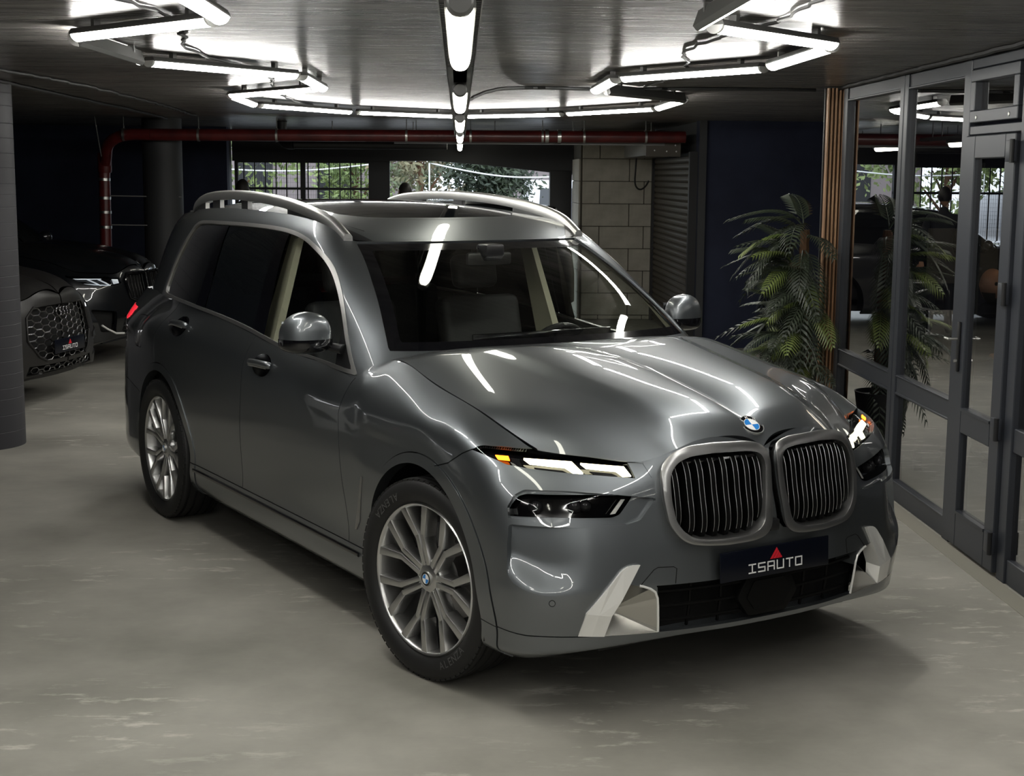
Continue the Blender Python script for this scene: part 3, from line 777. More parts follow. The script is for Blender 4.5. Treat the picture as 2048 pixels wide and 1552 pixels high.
    # ------------------------------------------------ upper body
    def sidef(poly, off=0.0):
        def f(V):
            out = np.full(len(V), BIG); k = (V[:, 0] < -.70) & (V[:, 1] < -.52) & (V[:, 0] > -3.62)
            out[k] = sd_poly(V[k][:, [0, 2]], poly) - off; return out
        return f
    dl = DLO
    f0, f1 = sidef(dl), sidef(dl, -.017)
    bp_ = sidef([(-1.905, 1.0), (-1.885, 1.8), (-1.785, 1.8), (-1.742, 1.0)]); cp_ = sidef([(-2.80, 1.0), (-2.64, 1.8), (-2.57, 1.8), (-2.62, 1.0)])
    bs = sidef([(-1.838, 1.0), (-1.838, 1.8), (-1.832, 1.8), (-1.832, 1.0)])
    mt = sidef([(-.70, 1.0), (-.70, 1.4), (-.98, 1.4), (-.93, 1.0)])
    def wse(off):
        def f(V):
            zz = V[:, 2]; w = np.interp(zz, [1.17, 1.30, 1.45, 1.62], [.790, .742, .682, .604]) - off
            d = np.maximum(-V[:, 1] - w, np.maximum(zz - (1.613 - off * .7), (1.19 + max(0, off) * .8) - zz))
            return np.where((V[:, 0] > -1.36), d, BIG)
        return f
    w0, w1 = wse(.0), wse(.045)
    def rwf(V):
        d = np.maximum(np.abs(V[:, 1]) - np.interp(V[:, 2], [1.25, 1.65], [.60, .44]), np.maximum(1.27 - V[:, 2], V[:, 2] - 1.62))
        return np.where(V[:, 0] < -3.75, d, BIG)
    for f in (f0, f1, bp_, cp_, mt, w0, w1, rwf): U.cut(f)
    c = U.centers(); taken = np.zeros(len(c), bool)
    def grab2(mask):
        nonlocal taken
        m = mask & ~taken; taken |= m; return U.take(m)
    I0, I1 = f0(c) < 0, f1(c) < 0
    chrome = grab2(I0 & ~I1)
    ib, ic, im = bp_(c) < 0, cp_(c) < 0, mt(c) < 0
    btrim, ctrim, mtrim = grab2(I1 & ib), grab2(I1 & ic), grab2(I1 & im)
    gf = grab2(I1 & (c[:, 0] > -1.80)); gr = grab2(I1 & (c[:, 0] > -2.6)); gq = grab2(I1)
    wsg = grab2(w1(c) < 0); wsb = grab2(w0(c) < 0); rw = grab2(rwf(c) < 0)
    rest = U.take(~taken)
    rl = rest.lip(.012, skip=lambda p: abs(p[1]) < 1e-3 or (foot(p) and p[2] < 1.17))
    for sh in (rl, rl.mir()): sh.obj('body_pillar_frame', M_PAINT, root)
    for sg in (0, 1):
        g = (lambda a: a.mir()) if sg else (lambda a: a)
        tr_ = g(chrome.off(.004).lip(.012)).obj('window_trim_strip', M_CHROME, root)
        g(btrim.off(-.002)).obj('door_pillar_cover', M_BLKGLOSS, root); g(ctrim.off(-.002)).obj('door_pillar_cover', M_BLKGLOSS, root); g(mtrim.off(-.003)).obj('mirror_base_cover', M_BLKSATIN, root)
        g(gf.off(-.006)).obj('front_door_window', M_SIDEGLASS, root); g(gr.off(-.006)).obj('rear_door_window', M_PRIV, root); g(gq.off(-.006)).obj('quarter_window', M_PRIV, root)
        # thin upright bright line on the door pillar
    wg = wsg.off(-.006); wg.join(wg.mir()).obj('windscreen', M_WSGLASS, root)
    wg = wsb.off(-.006); wg.join(wg.mir()).obj('windscreen_border', M_BLKGLOSS, root)
    wg = rw.off(-.004); wg.join(wg.mir()).obj('rear_window', M_PRIV, root)
    # ------------------------------------------------ roof and sunroof
    Rf = Sheet.grid(GR)
    sp = round_poly([(-1.575, -.05), (-1.580, .10), (-1.60, .30), (-1.645, .42), (-1.76, .50), (-3.10, .49), (-3.18, .44), (-3.2, -.05)], .03)
    srf = lambda V: sd_poly(V[:, :2] * [1, -1], sp)
    Rf.cut(srf); Rf.cut(lambda V: srf(V) + .006); rc = srf(Rf.centers())
    dpol = [(-1.20, .55), (-1.20, .75), (-1.50, .75), (-1.50, .640), (-1.44, .610), (-1.38, .575), (-1.31, .530)]
    df = lambda V: sd_poly(V[:, :2] * [1, -1], dpol)
    Rf.cut(df); rc = srf(Rf.centers()); dc = df(Rf.centers()) < 0
    for sh in (Rf.take(dc).off(.001), Rf.take(dc).off(.001).mir()): sh.obj('roof_ditch_cover', M_BLKSATIN, root)
    rc = np.where(dc, -.0059999 if False else 99.0, rc)
    roof = Rf.take((rc > 0) & ~dc).lip(.012, skip=lambda p: abs(p[1]) < 1e-3); roof.join(roof.mir()).obj('roof', M_PAINT, root)
    sr = Rf.take(rc < -.006).off(-.003); sr.join(sr.mir()).obj('panoramic_roof_glass', M_PRIV, root)
    sg_ = Rf.take((rc < 0) & (rc > -.006)).off(-.010); sg_.join(sg_.mir()).obj('roof_seal', M_SEAM, root)
    # rear spoiler lip
    mb = MB(); mb.prism([(-3.80, -.52, 1.690), (-4.02, -.46, 1.690), (-4.10, -.25, 1.700), (-4.12, 0, 1.703), (-4.10, .25, 1.700), (-4.02, .46, 1.690), (-3.80, .52, 1.690)], (0, 0, -.02)); mb.build('roof_spoiler', M_PAINT, root, bevel=.006)
    # ------------------------------------------------ roof rails
    for s in (-1, 1):
        def rail_pt(x, dz): 
            e = np.array([np.interp(-x, [1.38, 1.52, 1.65, 1.9, 2.25, 2.65, 3.05, 3.40, 3.6], [.640, .650, .655, .655, .652, .645, .632, .612, .60]), np.interp(-x, [1.38, 1.42, 1.52, 1.65, 1.9, 2.25, 2.65, 3.05, 3.40, 3.6], [1.640, 1.666, 1.692, 1.709, 1.727, 1.739, 1.743, 1.737, 1.717, 1.70])])
            return (x, s * e[0], e[1] + dz)
        top = [rail_pt(x, dz) for x, dz in [(-1.35, -.016), (-1.45, .002), (-1.56, .014), (-1.75, .030), (-2.0, .045), (-2.3, .056), (-2.65, .062), (-2.95, .062), (-3.2, .056), (-3.33, .044), (-3.42, .022), (-3.46, -.01)]]
        P = curve(top, 60)
        mb = MB(); n = len(P)
        V = []
        for i, p in enumerate(P):
            hh = .050; ww = .024
            for (dy, dz) in [(-ww, -hh * .5), (-ww * .9, hh * .25), (-ww * .4, hh * .5), (ww * .4, hh * .5), (ww * .9, hh * .25), (ww, -hh * .5)]:
                V.append((p[0], p[1] + dy, p[2] + dz))
        mb.add(V, [(i * 6 + j, i * 6 + (j + 1) % 6, (i + 1) * 6 + (j + 1) % 6, (i + 1) * 6 + j) for i in range(n - 1) for j in range(6)] + [tuple(range(5, -1, -1)), tuple((n - 1) * 6 + j for j in range(6))])
        ra = mb.build('roof_rail', M_CHROME, root, smooth=True, angle=60)
        mb = MB()
        for i in range(0, n - 1):
            if P[i][0] > -1.95 or P[i][0] < -3.22 or -2.62 < P[i][0] < -2.50 or -3.06 < P[i][0] < -2.94 :
                a = P[i]; b2 = P[i + 1]; za = rail_pt(a[0], -.012)[2]; zb_ = rail_pt(b2[0], -.012)[2]
                mb.add([(a[0], a[1] - .012, za), (b2[0], b2[1] - .012, zb_), (b2[0], b2[1] + .012, zb_), (a[0], a[1] + .012, za), (a[0], a[1] - .012, a[2]), (b2[0], b2[1] - .012, b2[2]), (b2[0], b2[1] + .012, b2[2]), (a[0], a[1] + .012, a[2])], [(0, 3, 2, 1), (4, 5, 6, 7), (0, 1, 5, 4), (1, 2, 6, 5), (2, 3, 7, 6), (3, 0, 4, 7)])
        mb.build('rail_foot', M_CERIUM, ra)['kind'] = 'stuff'
    return dict(root=root, F=F, FN=FN, S=S, bumper=bo, P=pieces, rest=rest, roof=roof, GH=GH, GU=GU)
# ------------------------------------------------------------------ room materials
H = 2.54
M_FLOOR = mat('concrete_floor', (.3, .29, .26), rough=.55)
def _floor():
    m = M_FLOOR; b = bsdf(m)
    mp, no, cr = noise_col(m, (.215, .206, .180), (.395, .380, .335), scale=.8, detail=6, lo=.34, hi=.66, rough=.62)
    no2 = nd(m, 'ShaderNodeTexNoise'); no2.inputs['Scale'].default_value = 7; no2.inputs['Detail'].default_value = 5; no2.inputs['Roughness'].default_value = .7
    mp2 = nd(m, 'ShaderNodeMapping'); mp2.inputs['Scale'].default_value = (.55, 1.6, 1); tc = nd(m, 'ShaderNodeTexCoord'); ln(m, tc.outputs['Object'], mp2.inputs[0]); ln(m, mp2.outputs[0], no2.inputs['Vector'])
    r2 = nd(m, 'ShaderNodeValToRGB'); r2.color_ramp.elements[0].position = .555; r2.color_ramp.elements[1].position = .66; r2.color_ramp.elements[0].color = (0, 0, 0, 1); r2.color_ramp.elements[1].color = (1, 1, 1, 1)
    ln(m, no2.outputs['Fac'], r2.inputs[0])
    no3 = nd(m, 'ShaderNodeTexNoise'); no3.inputs['Scale'].default_value = .55; no3.inputs['Detail'].default_value = 2
    ln(m, tc.outputs['Object'], no3.inputs['Vector'])
    r3 = nd(m, 'ShaderNodeValToRGB'); r3.color_ramp.elements[0].position = .47; r3.color_ramp.elements[1].position = .56; ln(m, no3.outputs['Fac'], r3.inputs[0])
    mu = nd(m, 'ShaderNodeMath', operation='MULTIPLY'); ln(m, r2.outputs[0], mu.inputs[0]); ln(m, r3.outputs[0], mu.inputs[1])
    mu2 = nd(m, 'ShaderNodeMath', operation='MULTIPLY'); mu2.inputs[1].default_value = .75; ln(m, mu.outputs[0], mu2.inputs[0])
    mx = nd(m, 'ShaderNodeMixRGB'); mx.inputs[2].default_value = (.60, .58, .52, 1)
    ln(m, mu2.outputs[0], mx.inputs[0]); ln(m, cr.outputs[0], mx.inputs[1]); ln(m, mx.outputs[0], b.inputs['Base Color'])
    r4 = nd(m, 'ShaderNodeMapRange'); r4.inputs[3].default_value = .38; r4.inputs[4].default_value = .62; ln(m, no.outputs['Fac'], r4.inputs[0]); ln(m, r4.outputs[0], b.inputs['Roughness'])
    bump(m, no2.outputs['Fac'], .10, .01)
_floor()
M_CEIL = mat('glossy_painted_ceiling', (.10, .10, .095), rough=.22, spec=.28)
def _ceil():
    m = M_CEIL; tc = nd(m, 'ShaderNodeTexCoord')
    mp, no, cr = noise_col(m, (.075, .070, .066), (.225, .214, .200), scale=3.0, detail=5, stretch=(.30, 5.0, 1), lo=.36, hi=.66, rough=.68)
    mp2 = nd(m, 'ShaderNodeMapping'); mp2.inputs['Scale'].default_value = (.8, 28, 1); ln(m, tc.outputs['Object'], mp2.inputs[0])
    n2 = nd(m, 'ShaderNodeTexNoise'); n2.inputs['Scale'].default_value = 2.5; n2.inputs['Detail'].default_value = 3; ln(m, mp2.outputs[0], n2.inputs['Vector'])
    r = nd(m, 'ShaderNodeMapRange'); r.inputs[3].default_value = .16; r.inputs[4].default_value = .44; ln(m, n2.outputs['Fac'], r.inputs[0]); ln(m, r.outputs[0], bsdf(m).inputs['Roughness'])
    bump(m, n2.outputs['Fac'], .22, .005)
_ceil()
M_NAVY = mat('navy_wall', (.010, .014, .030), rough=.75); noise_col(M_NAVY, (.007, .010, .028), (.013, .018, .042), scale=2.2, detail=3)
M_DARK = mat('dark_steel', (.010, .010, .011), rough=.5)
M_ANTH = mat('anthracite_frame', (.030, .033, .041), rough=.40)
M_GREY = mat('grey_metal', (.16, .16, .155), rough=.45, metal=.4)
M_ALU = mat('aluminium', (.55, .55, .53), rough=.3, metal=1.0)
M_REDPIPE = mat('red_pipe_paint', (.125, .014, .012), rough=.35); noise_col(M_REDPIPE, (.050, .006, .006), (.095, .011, .010), scale=6)
M_COLUMN = mat('grey_column_paint', (.032, .032, .037), rough=.6)
M_COLUMN2 = mat('dark_column_paint', (.030, .031, .033), rough=.6)
M_BLOCK = mat('aerated_block', (.30, .285, .24), rough=.9); _mp, _no, _cr = noise_col(M_BLOCK, (.38, .355, .30), (.48, .455, .39), scale=5, detail=4); bump(M_BLOCK, _no.outputs['Fac'], .15, .01)
M_MORTAR = mat('dark_mortar', (.075, .068, .055), rough=.95)
M_SHUT = mat('shutter_slat', (.075, .065, .052), rough=.5, metal=.2)
M_WOOD = mat('pine_slat', (.42, .25, .14), rough=.45); noise_col(M_WOOD, (.36, .20, .11), (.50, .31, .18), scale=3, stretch=(8, 8, .5))
M_LED = mat('led_diffuser', (.9, .9, .88), rough=.4, emit=(1.0, .985, .93), es=LAMP_E)
M_BATTEN = mat('batten_cover', (.9, .9, .85), rough=.35, emit=(1.0, .98, .84), es=BATTEN_E)
M_OFFGLASS = glass_mat('partition_glass', (.66, .67, .68), .05, fk=2.1)
M_CABLE = mat('black_cable', (.012, .012, .012), rough=.6)
M_WHITEP = mat('white_plastic', (.75, .75, .73), rough=.5)

def struct(name, mb, m, parent=None, **k):
    o = mb.build(name, m, parent, **k)
    if parent is None: o['kind'] = 'structure'
    return o
struct('floor', MB().box((-9, -6, -.12), (7, 20.8, 0)), M_FLOOR)
struct('ceiling', MB().box((-9, -6, H), (7, 20.8, H + .15)), M_CEIL)
struct('wall_left', MB().box((-9.15, -6, 0), (-9, 20.8, H)), M_NAVY)
struct('wall_behind', MB().box((-9, -6.15, 0), (7, -6, H)), M_NAVY)
struct('wall_right', MB().box((7, -6, 0), (7.15, 16.2, H)), M_NAVY)
struct('wall_back_left', MB().box((-9, 19.7, 0), (-3.12, 19.9, H)), M_NAVY)
struct('wall_back_right', MB().box((2.66, 16.2, 0), (7, 16.4, H)), M_NAVY)
struct('wall_shutter', MB().box((2.68, 16.4, 0), (2.80, 20.8, H)), M_COLUMN2)
struct('trim_1', MB().box((2.66, 16.15, 0), (2.74, 16.2, H)), M_COLUMN2)
struct('trim_2', MB().box((2.50, 1.2, 0), (2.60, 9.9, .003)), mat('worn_strip', (.27, .255, .215), .8))
# ------------------------------------------------------------------ block wall beside the gateway
bw = struct('wall_block', MB().box((1.62, 19.52, 0), (2.60, 20.75, H)), M_MORTAR)
_blk = {}
def block(x0, x1, z0, z1, y=19.5, dy=.05):
    key = (round(x1 - x0, 3), round(z1 - z0, 3))
    if key not in _blk:
        o = MB().box((0, 0, 0), (x1 - x0 - .010, dy, z1 - z0 - .008)).build('block', M_BLOCK, bw, bevel=.004, seg=1); _blk[key] = o
    else:
        o = _blk[key].copy(); COL.objects.link(o); o.parent = bw
    o.location = (x0 + .005, y + random.uniform(-.003, .003), z0 + .004)
random.seed(3)
for r in range(9):
    z0 = .056 + .3 * (r - 0) - .30 + .30 if False else -.244 + .3 * r; z1 = z0 + .3
    z0 = max(0, z0); z1 = min(2.36, z1)
    js = [1.64, 1.875, 2.475, 2.60] if r % 2 == 0 else [1.64, 2.275, 2.60]
    for a, b in zip(js[:-1], js[1:]): block(a, b, z0, z1)
# reveal blocks of the same wall, seen end-on
for r in range(8):
    z0 = max(0, -.244 + .3 * r); z1 = min(2.36, -.244 + .3 * (r + 1))
    for (ya, yb) in ((19.56, 20.16), (20.16, 20.74)):
        MB().box((1.600, ya + .005, z0 + .004), (1.622, yb - .005, z1 - .004)).build('block', M_BLOCK, bw)
# ------------------------------------------------------------------ roller shutter on the side wall and its motor box
sh = empty('roller_shutter', (2.62, 17.9, 0), 0, 'dark brown roller shutter beside the block wall', 'shutter')
first = None
for k in range(29):
    if first is None:
        P = [(-.004, 0), (-.022, .018), (-.026, .04), (-.022, .062), (-.004, .078)]
        mb = MB(); mb.prism([(x, -1.55, z) for x, z in P], (0, 3.1, 0)); first = mb.build('shutter_slat', M_SHUT, sh); o = first
    else: o = first.copy(); COL.objects.link(o); o.parent = sh
    o.location = (0, 0, .0 + k * .0745)
MB().box((-.05, -1.64, 0), (.04, -1.55, 2.2)).build('guide_rail', M_DARK, sh)
MB().box((-.05, 1.50, 0), (.04, 1.59, 2.2)).build('guide_rail', M_DARK, sh)
MB().box((.0, -1.6, 0), (.04, 1.6, 2.2)).build('shutter_backing', M_DARK, sh)
sb = empty('shutter_housing', (2.36, 17.9, 2.16), 0, 'grey sheet metal box above the roller shutter', 'housing')
MB().box((-.22, -1.1, 0), (.18, 1.1, .22)).build('housing_body', mat('shutter_box', (.105, .092, .072), .5), sb, bevel=.01)
MB().box((-.22, -1.14, -.01), (.18, -1.1, .23)).build('end_plate', M_SHUT, sb)
for dx, dz in ((-.12, .06), (.02, .05), (-.02, .13), (.12, .12), (.13, .05)): MB().lathe([(0, .004), (.008, .003), (.010, 0)], 8, Matrix.Translation((dx, -1.141, dz)) @ Matrix.Rotation(PI / 2, 4, 'X')).build('bolt', M_ALU, sb)
hose = [(2.30, 19.0, 2.16), (2.29, 19.0, 1.95), (2.30, 19.0, 1.80), (2.36, 19.0, 1.755), (2.43, 19.0, 1.80), (2.47, 19.0, 1.87)]
tag(MB().tube([tuple(p) for p in curve(hose, 30)], .011, 8).build('looped_cable', M_CABLE, None, smooth=True), 'black cable hanging in a loop in front of the block wall', 'cable')
# ------------------------------------------------------------------ gateway: dark lintel, posts, barred gate
GY = 20.8
prof = [(-3.22, H), (-3.22, 2.10), (-.99, 2.115), (-.35, 2.12), (.4, 2.065), (1.284, 1.972), (1.66, 1.94), (1.66, H)]
tag(MB().prism([(x, GY, z) for x, z in prof], (0, .25, 0)).build('gateway_lintel', M_DARK), 'dark steel lintel above the garage gateway', 'lintel')
tag(MB().box((1.284, GY - .02, 0), (1.60, GY + .2, 2.0)).build('gateway_post', M_DARK, None, bevel=.01), 'dark gateway post beside the block wall', 'post')
tag(MB().box((-3.34, GY - .88, 0), (-3.225, GY - .01, H)).build('gateway_post', M_COLUMN2, None, bevel=.01), 'dark grey gateway post at the left end of the barred gate', 'post')
gt = empty('barred_gate', (-2.1, GY + .1, 0), 0, 'black barred gate filling the left half of the gateway', 'gate')
MB().box((-1.10, -.03, 0), (-1.05, .03, 2.12)).build('gate_stile', M_DARK, gt)
MB().box((-.17, -.03, 0), (-.10, .03, 2.12)).build('gate_stile', M_DARK, gt)
MB().box((.80, -.05, 0), (1.10, .05, 2.12)).build('gate_stile', M_DARK, gt)
for zz in (.1, 1.70, 2.08): MB().box((-1.10, -.02, zz), (1.10, .02, zz + .035)).build('gate_rail', M_DARK, gt)
first = None
for k in range(13):
    x = -.97 + k * .151
    if abs(x + .13) < .05: continue
    if first is None: first = MB().box((-.008, -.008, .1), (.008, .008, 2.1)).build('gate_bar', M_DARK, gt); o = first
    else: o = first.copy(); COL.objects.link(o); o.parent = gt
    o.location = (x, 0, 0)
wm = MB()
for k in range(58): wm.box((-1.05 + k * .032, .016, .1), (-1.0475 + k * .032, .018, 2.1))
for k in range(34): wm.box((-1.05, .016, .12 + k * .058), (.80, .018, .1225 + k * .058))
o = wm.build('gate_mesh', M_DARK, gt); o['kind'] = 'stuff'
# ------------------------------------------------------------------ columns
def column(x, y, r, m, label, ribs):
    prof = [(r, 0)]; z = 0
    random.seed(int(x * 10 + y))
    if ribs:
        while z < H - .08:
            z += random.uniform(.07, .12); prof += [(r, z - .003), (r - .0016, z), (r, z + .003)]
    prof += [(r, H)]
    o = MB().lathe(prof, 64).build('column', m, None, smooth=True, angle=12); o.location = (x, y, 0)
    return tag(o, label, 'column')
column(-3.41, 10.25, .31, M_COLUMN, 'grey round concrete column with form lines at the left edge of the picture', True)
column(-3.43, 17.0, .225, M_COLUMN2, 'smooth dark grey round column behind the grey sport utility vehicle', False)
# ------------------------------------------------------------------ red sprinkler main
rp = empty('red_pipe', (0, 0, 0), 0, 'dark red fire main running under the ceiling and down the left wall', 'pipe')
MB().tube([(2.55, 16.5, 2.365), (-3.45, 16.5, 2.345)], .066, 20).build('pipe_run', M_REDPIPE, rp, smooth=True)
MB().tube([tuple(p) for p in curve([(-3.45, 16.5, 2.345), (-3.72, 16.52, 2.34), (-3.86, 16.55, 2.30), (-3.96, 16.62, 2.22), (-4.0, 16.70, 2.10), (-4.04, 16.78, 2.0)], 20)], .064, 20).build('pipe_elbow', M_REDPIPE, rp, smooth=True)
MB().tube([(-4.05, 16.8, 2.02), (-4.07, 16.8, 0)], .066, 20).build('pipe_drop', M_REDPIPE, rp, smooth=True)
for x in (-3.75, -2.92, -2.05, -.60, .12, .93, 1.40, 2.1):
    z = 2.345 + (x + 3.45) / 6.07 * .02
    MB().tube([(x - .012, 16.5, z), (x + .012, 16.5, z)], .073, 20).build('pipe_clamp', M_ALU, rp, smooth=True)
    MB().tube([(x, 16.5, z + .07), (x, 16.5, H)], .006, 6).build('hanger_rod', M_GREY, rp)
for x in (.98, 1.12): MB().tube([(x - .02, 16.5, 2.36), (x + .02, 16.5, 2.36)], .078, 20).build('pipe_clamp', M_ALU, rp, smooth=True)
for z in (1.86, 1.65, 1.49, 1.32): MB().tube([(-4.056, 16.8, z), (-4.057, 16.8, z - .03)], .072, 20).build('pipe_clamp', M_ALU, rp, smooth=True)
MB().lathe([(.072, -.11), (.080, -.09), (.080, .09), (.072, .11)], 20, Matrix.Translation((-4.04, 16.78, 2.03))).build('pipe_coupling', M_REDPIPE, rp, smooth=True)
for z in (1.66, 1.33): MB().tube([(-4.0, 16.8, z), (-3.2, 16.9, z - .01)], .007, 6).build('tie_rod', M_GREY, rp)
MB().tube([(-4.03, 16.6, 2.10), (-4.08, 16.55, H)], .006, 6).build('hanger_rod', M_GREY, rp)
dp = empty('dark_pipe', (0, 0, 0), 0, 'black drain pipe hanging below the red fire main', 'pipe')
MB().tube([(-1.95, 17.3, 2.27), (-.15, 17.3, 2.275)], .055, 16).build('pipe_run', M_DARK, dp, smooth=True)
MB().tube([tuple(p) for p in curve([(-1.95, 17.3, 2.27), (-2.05, 17.35, 2.28), (-2.1, 17.4, 2.36), (-2.1, 17.4, H)], 12)], .06, 14).build('pipe_elbow', M_DARK, dp, smooth=True)
for x in (-1.5, -.55): MB().tube([(x, 17.3, 2.32), (x, 17.3, H)], .006, 6).build('hanger_rod', M_GREY, dp)
ct = empty('wall_cable_tray', (0, 0, 0), 0, 'thin grey perforated cable tray below the red fire main', 'cable tray')
MB().box((-.75, 16.75, 2.275), (2.35, 16.85, 2.285)).build('tray_base', M_GREY, ct)
MB().box((-.75, 16.74, 2.275), (2.35, 16.75, 2.315)).build('tray_flange', M_GREY, ct)
for x in (-.5, .4, 1.3, 2.2): MB().tube([(x, 16.8, 2.28), (x, 16.8, H)], .006, 6).build('hanger_rod', M_GREY, ct)
# ------------------------------------------------------------------ honeycomb of linear ceiling lamps
def linear_lamp(a, b, tilt, label):
    a = Vector((*a, 0)); b = Vector((*b, 0)); L_ = (b - a).length - .05; mid = (a + b) / 2; ang = math.atan2(b.y - a.y, b.x - a.x)
    e = empty('linear_lamp', (mid.x, mid.y, 2.495), ang, label, 'ceiling lamp', 'linear lamps of the honeycomb')
    h = L_ / 2; Mx = Matrix.Rotation(tilt, 4, 'X')
    n = 10
    P = [(.036 * math.cos(PI + PI * k / n), .030 * math.sin(PI + PI * k / n) - .004) for k in range(n + 1)]
    mb = MB(); mb.prism([Mx @ Vector((-h + .012, y, z)) for y, z in P], Mx.to_3x3() @ Vector((2 * h - .024, 0, 0))); mb.build('diffuser', M_LED, e, smooth=True, angle=50)
    Q = [(-.040, .0), (-.040, -.006), (.040, -.006), (.040, .0), (.030, .018), (-.030, .018)]
    mb = MB(); mb.prism([Mx @ Vector((-h, y, z)) for y, z in Q], Mx.to_3x3() @ Vector((2 * h, 0, 0))); mb.build('housing', M_GREY, e)
    for sx in (-1, 1):
        R_ = [(.039 * math.cos(PI + PI * k / n), .034 * math.sin(PI + PI * k / n) - .002) for k in range(n + 1)]
        mb = MB(); mb.prism([Mx @ Vector((sx * h - .006 if sx > 0 else -h - .006, y, z)) for y, z in R_], Mx.to_3x3() @ Vector((.014, 0, 0))); mb.build('end_cap', M_WHITEP, e)
        MB().box((sx * h * .7 - .012, -.015, .01), (sx * h * .7 + .012, .015, H - 2.495)).build('mounting_clip', M_GREY, e)
    return e
LL = [((-.895, 4.45), (-.885, 5.52), 0, 'nearest lamp of the left zigzag, running off the top edge of the picture'), ((-1.62, 6.28), (-.905, 5.55), 0, 'lamp slanting to the left below the topmost left lamp'),
      ((-1.65, 6.40), (-1.615, 7.54), 1.25, 'side-on lamp of the left zigzag showing its grey housing'), ((-1.62, 7.66), (-.94, 8.57), 0, 'longest lamp slanting inwards in the left zigzag'),
      ((-.93, 8.66), (-.915, 9.85), 0, 'short looking lamp above the rear of the roof, left of the centre row'), ((-1.67, 10.80), (-.95, 9.83), 0, 'lamp slanting to the left behind the short left lamp'),
      ((-1.68, 10.86), (-1.70, 12.18), 0, 'small far lamp at the outer left corner of the honeycomb'), ((-1.67, 12.24), (-.995, 13.42), 0, 'far left lamp slanting inwards toward the back row'),
      ((-.95, 13.43), (-.06, 14.13), 0, 'back row lamp just left of the central battens'), ((.06, 14.12), (.95, 13.43), 0, 'back row lamp just right of the central battens'),
      ((.98, 13.36), (1.64, 12.22), 0, 'far right lamp slanting outwards from the back row'), ((1.65, 12.17), (1.66, 10.86), 0, 'small far lamp at the outer right corner of the honeycomb'),
      ((1.655, 10.76), (.97, 9.80), -1.25, 'dim lamp behind the right zigzag showing its grey housing'), ((.905, 9.80), (.92, 8.64), 0, 'short looking lamp right of the centre row above the windscreen'),
      ((.94, 8.56), (1.60, 7.64), 0, 'longest lamp slanting outwards in the right zigzag'), ((1.60, 7.52), (1.622, 6.38), 0, 'lamp leading to the outermost corner of the right zigzag'),
      ((.955, 5.60), (1.61, 6.31), 0, 'near right lamp slanting out to the wooden slats'), ((.89, 5.50), (.90, 4.35), 1.25, 'nearest right lamp seen from its grey back, at the top edge of the picture')]
for a, b, t, l in LL: linear_lamp(a, b, t, l)
for sx in (-1, 1):
    wd = 'left' if sx < 0 else 'right'
    for a, b, l in [((.90, 4.28), (1.62, 3.45), 'lamp overhead slanting outwards on the %s, above the viewpoint'), ((1.63, 3.36), (1.63, 2.2), 'lamp along the %s edge above the viewpoint'), ((1.62, 2.1), (.92, 1.15), 'lamp slanting inwards on the %s behind the viewpoint'),
                    ((.91, 1.06), (.91, -.1), 'inner lamp on the %s behind the viewpoint'), ((.92, -.2), (1.62, -1.1), 'lamp slanting outwards far behind the viewpoint on the %s'), ((1.63, -1.2), (1.63, -2.4), 'rearmost lamp along the %s edge behind the viewpoint'), ((1.6, -2.5), (.07, -3.3), 'closing lamp of the honeycomb on the %s behind the viewpoint')]:
        linear_lamp((sx * a[0], a[1]), (sx * b[0], b[1]), 0, l % wd)
# ------------------------------------------------------------------ central row of weatherproof battens on a cable tray
tr = empty('ceiling_cable_tray', (0, 0, 0), 0, 'perforated grey cable tray carrying the central row of battens', 'cable tray')
mb = MB(); mb.box((-.030, .5, 2.352), (.030, 20.5, 2.356)); mb.box((-.055, 6.0, 2.352), (.055, 20.5, 2.355)); mb.build('tray_base', M_GREY, tr)
for sx in (-1, 1):
    MB().box((sx * .055 - .0015, .5, 2.340), (sx * .055 + .0015, 20.5, 2.375)).build('tray_flange', M_GREY, tr)
    mb = MB()
    for k in range(150): mb.box((min(sx * .03, sx * .055), .5 + k * .04, 2.352), (max(sx * .03, sx * .055), .518 + k * .04, 2.355))
    o = mb.build('tray_perforation', M_GREY, tr); o['kind'] = 'stuff'
for y in (1.2, 2.9, 5.5, 8.6, 12.3, 16.0, 19.2): MB().box((-.055, y - .01, 2.356), (-.049, y + .01, H)).box((.049, y - .01, 2.356), (.055, y + .01, H)).box((-.055, y - .01, 2.372), (.055, y + .01, 2.378)).build('tray_hanger', M_GREY, tr)
BT = [(3.42, 4.92, 'nearest weatherproof batten of the central row, large and bright'), (6.85, 8.2, 'second batten of the central row from the viewer'), (10.2, 11.8, 'third batten of the central row from the viewer'), (13.9, 15.6, 'fourth batten of the central row from the viewer'), (17.0, 18.4, 'fifth batten of the central row, close to the gateway'), (19.3, 20.4, 'farthest batten of the central row, in front of the gateway lintel'), (.2, 1.8, 'batten of the central row above the viewpoint'), (-3.4, -1.8, 'rearmost batten of the central row behind the viewpoint')]
